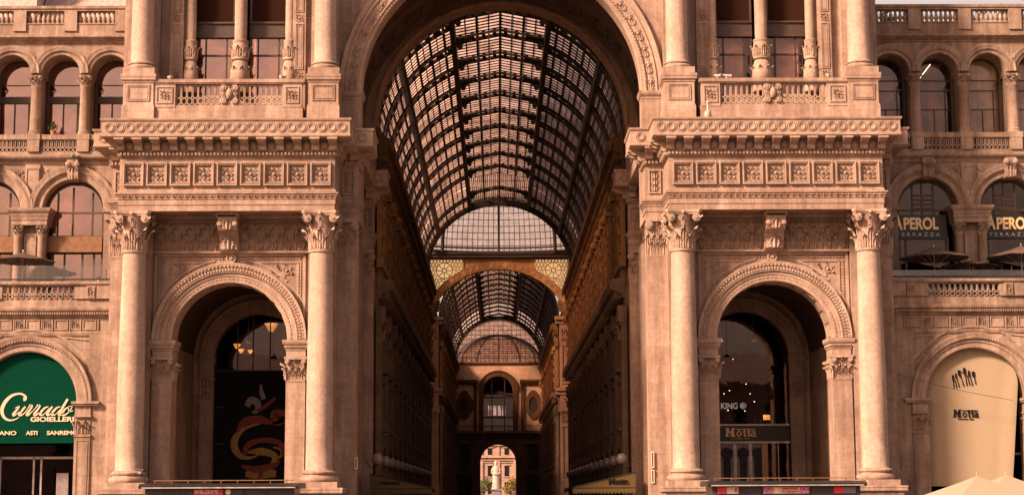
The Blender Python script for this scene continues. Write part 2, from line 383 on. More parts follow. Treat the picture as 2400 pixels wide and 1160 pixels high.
def lattice(mb, x0, x1, z0, z1, y, n, t=.035, d=.12):     # pierced parapet of long links over small rings
    w = (x1-x0)/n; h = z1-z0
    for i in range(n):
        c = x0+w*(i+.5)
        a, b = capsule(c, z0+.30*h, z1, w*1.06), capsule(c, z0+.30*h+t*1.1, z1-t*1.1, w*1.06-2*t)
        mb.plate(a, b, y, y+d)
        a, b = capsule(c, z0, z0+.36*h, w*1.06), capsule(c, z0+t, z0+.36*h-t, w*1.06-2*t)
        mb.plate(a, b, y+.004, y+d-.004)
    return mb
def urn(h, r):
    return [(r*.95,0),(r*.95,.08*h),(r*.6,.12*h),(r*.75,.2*h),(r*1.05,.34*h),(r*.95,.46*h),(r*.55,.68*h),(r*.48,.8*h),(r*.75,.84*h),(r*.6,.88*h),(r*.95,.92*h),(r*.95,h)]
def arched(x0, x1, z0, z1, cx, r, zs, n=24):              # outline of a wall piece with an arched opening cut up from its foot
    return [(x0,z0),(cx-r,z0),(cx-r,zs)]+[(cx-r*cos(pi*i/n), zs+r*sin(pi*i/n)) for i in range(1,n)]+[(cx+r,zs),(cx+r,z0),(x1,z0),(x1,z1),(x0,z1)]
def archpane(cx, r, zs, z0, n=24):
    return [(cx-r,z0),(cx+r,z0)]+[(cx+r*cos(pi*i/n), zs+r*sin(pi*i/n)) for i in range(n+1)]

# ------------------------------------------------------------------ entrance pavilion (right one described, left one mirrored)
ENT = [(21.0,5.2),(21.0,1.9),(20.0,1.9),(20.0,-.75),(8.75,-.75),(8.75,1.9),(7.75,1.9),(7.75,3.7),(8.55,3.7),(8.55,13.9),(7.75,13.9),(7.75,15.3)]
def medallion(mb, x, z, y):
    mb.lathey(x, z, [(.0,y+.03),(.10,y+.01),(.155,y-.05),(.185,y-.05),(.20,y+.005)], 16)
    mb.lathey(x, z, [(.225,y+.004),(.24,y-.035),(.262,y-.035),(.275,y+.004)], 20)
def medallions_mesh():
    mb = MB(); medallion(mb, 0, 0, 0); return mb
def bracket_mesh(w=.42, d=.72, h=.62):
    mb = MB()
    mb.prismx([(0,0),(0,-h),(-.10,-h),(-.2,-h*.92),(-.26,-h*.72),(-.24,-h*.5),(-.34,-h*.44),(-.5,-h*.42),(-d*.88,-h*.34),(-d,-h*.2),(-d,0)], -w/2, w/2)
    mb.prismx([(-.05,.0),(-.05,-.1),(-d-.05,-.1),(-d-.05,0)], -w/2-.05, w/2+.05)
    return mb
def entrance_pavilion(s):
    global S
    S = s
    left = s < 0
    T = thing('entrance_pavilion', 'stone pavilion with paired columns and arched doorway '+('left' if left else 'right')+' of the great arch',
              'building', (0,0,0), 'entrance pavilions flanking the great arch')
    st, pc, cv = M['stone'], M['pale'], M['carve']
    # --- body walls
    mb = MB()
    mb.prism(arched(8.85, 19.95, 0, 16.45, 14.38, 3.05, 9.85), 1.2, 2.6)
    mb.box(8.6, 10.75, 2.601, 11.2, 0, 16.4); mb.box(18.0, 20.6, 2.601, 15, 0, 16.4)      # vestibule side walls
    mb.box(10.751, 17.999, 2.602, 11.19, 13.6, 16.4)
    mb.prism(arched(8.9, 20.0, 0, 13.59, 14.2, 2.6, 9.7), 11.2, 12.0)
    mb.box(8.3, 8.9, 11.2, 15, 0, 16.4)
    mb.box(18.5, 20.0, .9, 1.199, 0, 16.45); mb.box(8.8, 10.25, .9, 1.199, 0, 16.45)       # pilaster strips behind the columns
    mb.box(19.99, 20.95, 1.9, 5.0, 0, 14.4); mb.box(19.99, 20.9, 1.92, 5.0, 14.4, 16.49)
    P('wall', mb, st, T)
    mb = MB(); mb.box(7.80, 9.2, 1.9, 3.6, 0, 14.4); mb.box(7.83, 9.19, 1.93, 3.6, 14.4, 16.49)
    mb.box(7.76, 9.0, 1.86, 3.0, 0, 2.6); pr = P('pier', mb, st, T)
    mb = MB(); mb.box(7.75, 8.6, 13.9, 15.3, 0, 14.4); mb.box(7.78, 8.6, 13.93, 15.3, 14.4, 16.49); p2 = P('pier', mb, st, T)
    P('capital', flatcap(MB(), 7.84, 8.85, 1.93, 14.4, 16.46), cv, pr)
    P('capital', flatcap(MB(), 7.80, 8.6, 13.93, 14.4, 16.46), cv, p2)
    o = MB(); flatcap(o, 20.05, 20.9, 1.92, 14.4, 16.46); P('pilaster_capital', o, cv, T)
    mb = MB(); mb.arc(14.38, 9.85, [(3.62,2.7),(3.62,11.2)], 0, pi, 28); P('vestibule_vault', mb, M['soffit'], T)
    # --- entablature
    mb = MB(); mb.box(8.76,19.99,-.74,6.,16.46,21.1); mb.box(7.76,20.99,1.91,6.,16.47,21.09); mb.box(8.56,20.9,3.6,15,16.48,21.08); mb.box(7.76,9,13.91,15.3,16.48,21.08)
    P('core', mb, st, T)
    mb = MB(); mb.plan(ENT, [(-.3,16.44),(0.,16.44),(0.,16.74),(.035,16.76),(.035,17.04),(.075,17.06),(.075,17.16),(.13,17.2),(.13,17.24),(.2,17.32),(.2,17.39),(.0,17.42)])
    b = MB()
    for i in range(34): b.lathey(8.95+i*.329, 17.20, [(.02,-.93),(.05,-.905),(.05,-.85)], 6)
    mb.add(b.v, b.f); P('architrave', mb, st, T)
    FR = P('frieze', MB().plan(ENT, [(.0,17.4),(.06,17.42),(.06,17.52),(.0,17.56),(.0,19.22),(.04,19.24),(.04,19.3)]), st, T)
    mb = MB(); coffer(mb, -.53, .53, -.62, .62, 0, .07, .15); coffer(mb, -.445, .445, -.53, .53, 0, .06, .08)
    for i in range(9):
        for zz in (-.5, .5): mb.box(-.42+i*.094, -.37+i*.094, -.12, 0, zz-.03, zz+.03)
        for xx in (-.415, .415): mb.box(xx-.03, xx+.03, -.075, 0, -.47+i*.106, -.41+i*.106)
    rosette(mb, 0, 0, .03, .38, .08); me = mb.mesh('rosette_panel')
    for i in range(9): link('rosette_panel', me, cv, FR, (s*(9.49+i*1.222), -.755, 18.38))
    for xx, yy in ((8.25,1.895),(8.15,13.895),(20.5,1.895)):
        mb = MB(); coffer(mb, xx-.34, xx+.34, 17.75, 19.05, yy, .07, .07)
        for k in range(3): mb.leaf((xx,yy,17.9+k*.34), (0,-1,0), .42, .2, .14)
        P('leaf_panel', mb, cv, FR)
    prof = [(.0,19.28),(.10,19.3),(.10,19.34),(.13,19.36),(.13,19.5),(.2,19.53),(.12,19.56),(.12,20.16),(.8,20.18),(.8,20.235),(.86,20.235),(.86,20.34),(.83,20.36),(.83,21.02),(.88,21.05),(.92,21.14),(.92,21.18),(-.25,21.2)]
    CO = P('cornice', MB().plan(ENT, prof), cv, T)
    mb = MB()
    for i in range(58): mb.box(8.72+i*.1955, 8.83+i*.1955, -1.0, -.87, 19.365, 19.50)
    for yy, (a, b2) in ((1.9,(7.7,8.7)),(13.9,(7.7,8.5)),(1.9,(20.1,21.0))):
        for i in range(5): mb.box(a+i*.2, a+.11+i*.2, yy-.25, yy-.12, 19.365, 19.50)
    for i in range(13): mb.box(8.5, 8.62, -.75+i*.2, -.64+i*.2, 19.365, 19.5)
    P('dentil_band', mb, cv, CO)
    me = bracket_mesh().mesh('bracket')
    for i in range(13): link('bracket', me, cv, CO, (s*(8.83+i*.9245), -.86, 20.18))
    for x, y in ((7.95,1.79),(8.0,13.79),(20.75,1.79)): link('bracket', me, cv, CO, (s*x, y, 20.18))
    for y in (-.4,.5,1.35):
        o = link('bracket', me, cv, CO, (s*8.63, y, 20.18)); o.rotation_euler[2] = -pi/2*s
    for y in (2.3,3.2,14.3): o = link('bracket', me, cv, CO, (s*7.63, y, 20.18)); o.rotation_euler[2] = -pi/2*s
    me = MB().lathey(0, 0, [(.05,-.12),(.1,-.13),(.14,-.09),(.17,-.12),(.21,-.09),(.21,.01)], 14).mesh('boss')   # round bosses between the brackets
    for i in range(12): link('boss', me, cv, CO, (s*(9.292+i*.9245), -.87, 19.86))
    me = medallions_mesh().mesh('medallion')
    for i in range(24): link('medallion', me, cv, CO, (s*(8.32+i*.525), -1.585, 20.7))
    for x, y in ((7.45,1.065),(7.45,13.065),(21.3,1.065)): link('medallion', me, cv, CO, (s*x, y, 20.7))
    # --- giant columns
    for x in (19.27, 9.48):
        mb = MB(); mb.lathe(x, 0, [(.715,3.0),(.745,3.02),(.70,3.08),(.695,4.2),(.70,6.5),(.675,9.5),(.625,12.5),(.6,14.2),(.6,14.28),(.66,14.3),(.68,14.36),(.62,14.42)], 40)
        c = P('column', mb, pc, T)
        mb = MB(); mb.lathe(x, 0, [(.95,2.42),(1.0,2.48),(1.02,2.58),(.97,2.68),(.86,2.7),(.80,2.76),(.81,2.82),(.87,2.84),(.88,2.92),(.82,2.99),(.74,3.01)], 40)
        mb.box(x-1.03,x+1.03,-1.03,1.03,2.12,2.42); P('base', mb, st, c)
        P('capital', capital(x, 0, 14.4, 16.44, .6, .98), cv, c)
        mb = MB(); mb.plan([(x+1.12,1.1),(x+1.12,-1.12),(x-1.12,-1.12),(x-1.12,1.1)], [(0,0),(.16,0),(.16,.35),(0,.5),(0,1.62),(.06,1.66),(.06,1.76),(.2,1.86),(.2,2.0),(.22,2.02),(.22,2.12),(-.3,2.125)])
        mb.box(x-1.11,x+1.11,-1.11,.89,0,2.1); P('pedestal', mb, st, c)
    # --- recess above the doorway panel: leafy frieze and console
    mb = MB(); mb.box(10.3,18.45,1.14,1.2,14.5,16.3)
    nu = 11; u = 8.15/nu
    for i in range(nu+1):
        if i < nu:
            c = 10.3+u*(i+.5)
            mb.leaf((c,1.12,14.58), (0,-1,0), 1.05, .19, .62); mb.leaf((c,1.12,15.75), (0,-1,0), .42, .12, .22, 6)
            for r, z in ((.34,15.62),(.25,15.62)): mb.arc(c, z, [(r-.035,1.13),(r-.035,.93),(r+.02,.93),(r+.02,1.13)], -.5, pi+.5, 14)
            for sx in (-1,1): mb.leaf((c+sx*.07,1.12,14.6), (0,-1,0), .62, .09, .34, 6); mb.tube([(c+sx*.06,1.05,14.6),(c+sx*.24,1.03,15.1),(c+sx*.31,1.03,15.5)], .03, 5)
        c = 10.3+u*i
        if 0 < i < nu:
            mb.leaf((c,1.12,14.58), (0,-1,0), .75, .14, .62, 6); mb.leaf((c,1.12,15.35), (0,-1,0), .85, .12, .5, 6)
            mb.ball((c,1.0,16.12), .06, 6, 5)
    mb.box(10.25,18.5,.86,1.2,16.28,16.45); mb.box(10.25,18.5,.9,1.2,14.46,14.56)
    P('leaf_frieze', mb, cv, T)
    mb = MB(); c = 14.42
    mb.prismx([(1.1,16.4),(1.1,14.5),(.9,14.45),(.72,14.55),(.62,14.75),(.66,14.95),(.55,15.05),(.42,15.3),(.2,15.45),(-.05,15.5),(-.2,15.7),(-.24,15.95),(-.24,16.2),(-.3,16.22),(-.3,16.4)], c-.5, c+.5)
    mb.box(c-.6,c+.6,-.36,1.1,16.3,16.44); mb.box(c-.57,c+.57,-.3,1.1,16.2,16.3)
    for sx in (-1,1): mb.lathey(c+sx*.40, 15.85, [(.05,-.33),(.13,-.3),(.16,-.2)], 10)
    mb.leaf((c,-.2,15.55), (0,-1,0), .6, .3, .2); mb.leaf((c,.5,14.6), (0,-1,0), .7, .34, .2)
    for k in range(4): mb.box(c-.42+k*.22,c-.3+k*.22,.5,.7,14.6,15.05)
    P('console', mb, cv, T)
    # --- doorway panel and archivolt
    cx = 14.38; y = 1.2
    mb = MB(); mb.box(10.42,18.42,y-.10,y,14.32,14.46); mb.box(10.42,10.56,y-.10,y,9.9,14.32); mb.box(18.28,18.42,y-.10,y,9.9,14.32)
    pr_ = [(10.62,14.28),(18.22,14.28)]
    for i in range(44): mb.box(10.7+i*.171, 10.82+i*.171, y-.05, y, 14.14, 14.22)
    for xx in (10.66, 18.1):
        for i in range(18): mb.box(xx, xx+.08, y-.05, y, 11.0+i*.171, 11.12+i*.171)
    for sx in (-1,1): rinceau(mb, cx+sx*2.95, 13.55, y, .52, -sx)
    for sx in (-1,1):                                       # thin triangular frame of each spandrel
        for r in (4.28,): mb.arc(cx, 9.85, [(r,y),(r,y-.06),(r+.08,y-.06),(r+.08,y)], .35 if sx>0 else pi/2+.2, pi/2-.2 if sx>0 else pi-.35, 18)
        mb.box(cx+sx*3.55-.04, cx+sx*3.55+.04, y-.05, y, 11.9, 13.98); mb.box(min(cx+sx*1.3,cx+sx*3.6), max(cx+sx*1.3,cx+sx*3.6), y-.05, y, 13.94, 14.0)
    mb.lathey(cx, 14.2, [(.0,y-.2),(.09,y-.2),(.12,y-.13),(.18,y-.13),(.2,y-.2),(.27,y-.2),(.3,y)], 18)
    P('door_panel', mb, cv, T)
    mb = MB(); mb.arc(cx, 9.85, [(3.04,2.62),(3.04,1.0),(3.10,.98),(3.36,.98),(3.38,.93),(3.52,.93),(3.56,.88),(3.62,.86),(3.66,.90),(3.80,.88),(3.90,.80),(3.98,.76),(4.07,.76),(4.10,1.22)], 0, pi, 56)
    mb.beads(cx, 9.85, 3.73, .86, 74, .055, .075, .05); mb.beads(cx, 9.85, 3.59, .845, 110, .028, .03, .03); mb.beads(cx, 9.85, 3.25, .965, 46, .07, .028, .02); mb.beads(cx, 9.85, 3.89, .79, 60, .05, .045, .04)
    for i in range(13):                                     # coffers under the arch
        a = pi*(i+.5)/13
        mb.obox((cx+3.02*cos(a),1.85,9.85+3.02*sin(a)), (-.26*sin(a),0,.26*cos(a)), (.03*cos(a),0,.03*sin(a)), (0,.5,0))
    P('archivolt', mb, cv, T)
    for sx in (-1, 1):
        a, b2 = (cx+sx*3.0, cx+sx*4.02); a, b2 = min(a,b2), max(a,b2)
        mb = MB(); mb.box(a,b2,1.0,2.5,0,7.72)
        jm = P('jamb_pilaster', mb, st, T)
        o = MB(); flatcap(o, a+.02, b2-.02, 1.02, 7.72, 8.95)
        for i in range(4): o.leaf((cx+sx*3.02, 1.2+i*.36, 7.75), (-sx,0,0), .75, .17, .25); o.leaf((cx+sx*3.02, 1.02+i*.36, 7.75), (-sx,0,0), 1.05, .16, .3)
        o.box(a,b2,1.28,2.5,7.72,8.9); P('capital', o, cv, jm)
        ln = [(b2,1.25),(b2,1.0),(a,1.0),(a,2.5)] if sx > 0 else [(b2,2.5),(b2,1.0),(a,1.0),(a,1.25)]
        o = MB(); o.plan(ln, [(0,8.93),(.0,9.28),(.04,9.3),(.04,9.36),(.1,9.42),(.1,9.56),(.16,9.6),(.2,9.72),(.2,9.84),(-.2,9.846)])
        for i in range(9): o.box(a+.02+i*.115, a+.09+i*.115, .87, .95, 9.44, 9.54)
        o.box(a+.01,b2-.01,1.01,2.49,8.93,9.84); P('impost', o, cv, jm)
    # inner archway
    c2 = 14.2; mb = MB(); mb.arc(c2, 9.7, [(2.6,11.5),(2.6,11.05),(2.75,11.05),(2.8,11.0),(3.1,11.0),(3.2,10.92),(3.4,10.92),(3.42,11.2)], 0, pi, 40)
    mb.beads(c2, 9.7, 3.15, 10.95, 60, .05, .05, .05)
    for sx in (-1,1):
        a, b2 = sorted((c2+sx*2.6, c2+sx*3.4)); mb.box(a,b2,11.0,11.3,0,9.0); mb.box(a-.08,b2+.08,10.9,11.3,9.4,9.7); mb.box(a,b2,11.03,11.3,9.0,9.4)
        mb.box(a-.06,b2+.06,10.94,11.3,8.42,8.55)
        for k in range(3): mb.leaf((a+.4,11.0,7.3+k*.4), (0,-1,0), .45, .3, .15)
    P('inner_archway', mb, cv, T)
    # --- upper storey
    mb = MB()
    mb.box(8.8,11.5,1.8,5,21.1,34); mb.box(16.85,20.5,1.8,5,21.1,34); mb.box(11.499,16.851,1.8,5,31,33.9)
    mb.box(11.499,16.851,1.81,5,21.1,23.2)
    mb.box(10.62,11.33,1.5,1.8,21.1,34); mb.box(17.25,17.98,1.5,1.8,21.1,34)
    mb.box(8.81,10.3,1.4,1.799,21.1,34); mb.box(18.5,20.2,1.4,1.799,21.1,34)
    P('upper_wall', mb, st, T)
    mb = MB()
    for x in (10.975, 17.615):
        mb = MB()
        for z0, z1 in ((24.55,27.1),(27.75,30.3)):
            coffer(mb, x-.22, x+.22, z0, z1, 1.5, .045, .05); coffer(mb, x-.14, x+.14, z0+.1, z1-.1, 1.5, .03, .03)
        for z in (24.22, 27.42, 30.6): rosette(mb, x, z, 1.5, .24, .05)
        P('panel_strip', mb, cv, T)
    for x in (19.25, 9.45):
        mb = MB(); mb.lathe(x, .55, [(.645,24.62),(.60,24.72),(.595,26),(.57,30),(.54,33),(.54,33.8)], 36); c = P('upper_column', mb, pc, T)
        mb = MB(); mb.lathe(x, .55, [(.80,24.22),(.83,24.28),(.83,24.36),(.76,24.42),(.68,24.45),(.68,24.5),(.74,24.52),(.74,24.58),(.66,24.63)], 36); mb.box(x-.84,x+.84,-.29,1.4,23.86,24.22); P('base', mb, st, c)
        mb = MB(); mb.plan([(x+.80,1.5),(x+.80,-.25),(x-.80,-.25),(x-.80,1.5)], [(0.06,21.15),(.06,22.1),(.0,22.25),(.0,23.4),(.04,23.42),(.04,23.48),(.12,23.56),(.12,23.68),(.14,23.7),(.14,23.86),(-.1,23.87)])
        mb.box(x-.79,x+.79,-.24,1.5,21.15,23.85); coffer(mb, x-.6, x+.6, 22.42, 23.3, -.25, .06, .05); coffer(mb, x-.5, x+.5, 22.52, 23.2, -.25, .03, .03)
        P('pedestal', mb, st, c)
    # window pair
    for x in (12.62, 15.58):
        f = MB(); a, b2 = (11.5,13.78) if x < 14 else (14.58,16.86)
        f.box(a,b2,2.35,2.62,26.65,27.32); f.box(a,b2,2.25,2.65,27.32,27.42); f.box(a,b2,2.3,2.6,26.55,26.65)
        f.box(a,a+.12,2.4,2.6,22,31); f.box(b2-.12,b2,2.4,2.6,22,31)
        for q in (.30,.80) if x < 14 else (.2,.7): f.box(a+(b2-a)*q-.04,a+(b2-a)*q+.04,2.45,2.55,22,26.6)
        f.box(a,b2,2.45,2.55,25.52,25.62)
        W = P('window', f, M['wood'], T)
        P('pane', MB().box(a,b2,2.5,2.52,22,26.6), M['mirror'] if left else M['clear'], W)
        P('blind', MB().box(a+.12,b2-.12,2.42,2.46,27.42,31), M['blind'], W)
        cu = MB(); n = 60
        c0, c1 = (a+.15, b2-.15) if left else (a+.55, b2-.45)
        pts = [(c0+(c1-c0)*i/n, 2.85+.05*sin(i*(.55 if left else 1.3))+.02*sin(i*2.1)) for i in range(n+1)]
        cu.add([(px,py,z) for px,py in pts for z in (22,26.6)], [(2*i,2*i+1,2*i+3,2*i+2) for i in range(n)]); P('curtain', cu, M['curtain'], W)
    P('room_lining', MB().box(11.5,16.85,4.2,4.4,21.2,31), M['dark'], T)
    def candel(x, r, wall=False):
        mb = MB(); mb.lathe(x, 1.75, [(r*1.5,23.3),(r*1.55,23.6),(r*1.2,23.75),(r*1.3,23.9),(r*1.62,24.1),(r*1.5,24.5),(r*1.2,25.0),(r*1.05,25.05),(r*1.35,25.12),(r*1.35,25.25),(r*1.2,25.3),(r*1.38,25.7),(r*1.2,26.05),(r*1.3,26.1),(r*1.3,26.2),(r*.95,26.25),(r,26.6),(r*.96,31)], 20)
        for zz, hh in ((24.05,.8),(25.25,.7)):
            for i in range(8):
                a = 2*pi*i/8+zz; mb.leaf((x+r*1.25*cos(a),1.75+r*1.25*sin(a),zz), (cos(a),sin(a),0), hh, r*.5, r*.55)
        return P('window_column', mb, cv, T)
    candel(14.18, .34); candel(11.5, .26); candel(16.86, .26)
    # balcony parapet
    y = -.15; mb = MB(); mb.box(10.55,18.5,y,1.8,21.15,22.15); mb.box(10.5,18.55,y-.08,y+.34,23.36,23.42); mb.box(10.45,18.6,y-.12,y+.38,23.42,23.6)
    mb.box(11.62,17.3,y+.02,y+.26,22.15,22.22)
    BP = P('balcony_parapet', mb, st, T)
    for a, b2 in ((10.6,11.62),(17.3,18.45)):
        mb = MB(); mb.box(a,b2,y-.03,y+.3,22.1,23.36); coffer(mb, a+.14,b2-.14,22.3,23.22,y-.03,.06,.05); rosette(mb,(a+b2)/2,22.76,y-.03,.28,.06); P('post', mb, cv, BP)
    for a, b2 in ((11.62,13.95),(14.93,17.3)): P('pierced_panel', lattice(MB(), a, b2, 22.24, 23.36, y+.07, 8, .055, .16), cv, BP)
    mb = MB(); c = 14.44; mb.box(c-.45,c+.45,y+.06,y+.24,22.2,23.36)
    for sx in (-1,1):
        for z, r in ((22.45,.2),(22.85,.17),(23.15,.2)):
            mb.lathey(c+sx*.3, z, [(.04,y-.12),(r*.5,y-.08),(r*.7,y-.1),(r,y+.0),(r,y+.1)], 12)
        mb.leaf((c+sx*.25,y,22.3), (0,-1,0), .9, .16, .2)
    mb.ball((c,y-.03,22.8), .2, 10, 8, 1.5); mb.leaf((c,y,22.95), (0,-1,0), .42, .2, .16)
    P('cartouche', mb, cv, BP)
    return T
# ------------------------------------------------------------------ the great arch between the pavilions
def great_arch():
    global S
    S = 1
    T = thing('great_arch', 'tall central stone archway carved with foliage opening into the glazed arcade', 'arch')
    st, cv, sf = M['stone'], M['carve'], M['soffit']
    P('wall', MB().prism(arched(-8.82, 8.82, 21.15, 34, 0, 7.62, 23.4, 48), 2.1, 3.3), st, T)
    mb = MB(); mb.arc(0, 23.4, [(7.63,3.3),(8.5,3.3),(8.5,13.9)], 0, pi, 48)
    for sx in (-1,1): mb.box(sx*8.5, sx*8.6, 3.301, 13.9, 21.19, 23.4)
    P('barrel_soffit', mb, sf, T)
    mb = MB()
    for y in (4.2, 8.4, 12.6): mb.arcbox(0, 23.4, 8.38, 8.51, y-.55, y+.55, 0, pi, 48)
    for y in (6.3, 10.5):
        for i in range(12):
            a = pi*(i+.5)/12; c = Vector((8.48*cos(a), y, 23.4+8.48*sin(a))); t = Vector((-sin(a),0,cos(a))); r = Vector((cos(a),0,sin(a)))
            for d, k in ((1.,.08),(.72,.16)):
                for q in (-1,1):
                    mb.obox(c+t*.72*d*q, t*.07, r*k, (0,.75*d,0)); mb.obox(c+Vector((0,.75*d*q,0)), t*.75*d, r*k, (0,.07,0))
            mb.obox(c, t*.22, r*.14, (0,.22,0))
    P('soffit_coffers', mb, sf, T)
    # front archivolt
    mb = MB(); mb.arc(0, 23.4, [(7.62,3.3),(7.60,2.0),(7.66,1.93),(7.80,1.93),(7.82,1.87),(7.90,1.87),(7.92,1.94),(8.38,1.94),(8.40,1.85),(8.48,1.83),(8.52,1.9),(8.60,1.9),(8.64,1.82),(8.82,1.78),(8.86,1.82),(8.86,2.1)], 0, pi, 72)
    n = 27
    for i in range(n):
        a = pi*(i+.5)/n; r = 8.15; c = Vector((r*cos(a), 1.93, 23.4+r*sin(a))); t = Vector((-sin(a),0,cos(a)))
        if c.x < 0: t = -t
        q = Vector((cos(a),0,sin(a)))
        mb.leaf(c-t*.42, (0,-1,0), .5, .17, .10, 5, up=t); mb.leaf(c+t*.40, (0,-1,0), .42, .13, .08, 5, up=-t)
        mb.ball(c-Vector((0,.04,0)), .09, 8, 6)
        for sg in (-1,1): mb.ball(c+q*sg*.15+t*.12, .055, 6, 5); mb.ball(c+q*sg*.15-t*.3, .05, 6, 5); mb.leaf(c+q*sg*.04, (0,-1,0), .26, .07, .06, 4, up=(q*sg+t*.8).normalized())
    for i in range(120):
        a = pi*(i+.5)/120; c = Vector((8.62*cos(a), 1.88, 23.4+8.62*sin(a))); q = Vector((cos(a),0,sin(a)))
        mb.leaf(c, (0,-1,0), .2, .085, .05, 3, up=q)
    mb.beads(0, 23.4, 7.86, 1.85, 130, .05, .03, .03)
    P('archivolt', mb, cv, T)
    for sx in (-1,1):
        mb = MB(); a, b = sorted((sx*7.64, sx*8.84)); mb.box(a,b,1.94,3.3,21.19,23.0)
        ln = [(8.84,2.1),(8.84,1.94),(7.64,1.94),(7.64,3.3)] if sx > 0 else [(-7.64,3.3),(-7.64,1.94),(-8.84,1.94),(-8.84,2.1)]
        mb.plan(ln, [(0,22.95),(.03,22.98),(.03,23.1),(.12,23.2),(.16,23.3),(.16,23.42),(-.2,23.425)]); P('impost', mb, st, T)
    mb = MB(); mb.prism(arched(-8.7, 8.7, 21.2, 34, 0, 7.64, 24.1, 48), 13.91, 15.3)
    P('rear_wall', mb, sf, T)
    mb = MB(); mb.arc(0, 24.1, [(7.64,15.32),(7.6,13.8),(7.66,13.76),(7.68,13.7),(7.8,13.7),(7.82,13.78),(8.34,13.78),(8.36,13.7),(8.44,13.66),(8.52,13.66),(8.54,13.91)], 0, pi, 64)
    for i in range(14):
        a = pi*(i+.5)/14; t = Vector((-sin(a),0,cos(a))); r = Vector((cos(a),0,sin(a))); c = Vector((0,13.77,24.1))+r*8.08
        for q in (-1,1): mb.obox(c+t*.2*q, t*.03, r*.2, (0,.05,0)); mb.obox(c+r*.2*q, t*.2, r*.03, (0,.05,0)); mb.obox(c+t*.95+r*.16*q, t*.6, r*.02, (0,.03,0))
        mb.obox(c, t*.1, r*.1, (0,.06,0))
    P('rear_archivolt', mb, M['porch'], T)
    for sx in (-1,1): a, b = sorted((sx*7.64, sx*8.5)); P('rear_pier_face', MB().box(a,b,13.78,13.9,21.2,24.1), M['porch'], T)

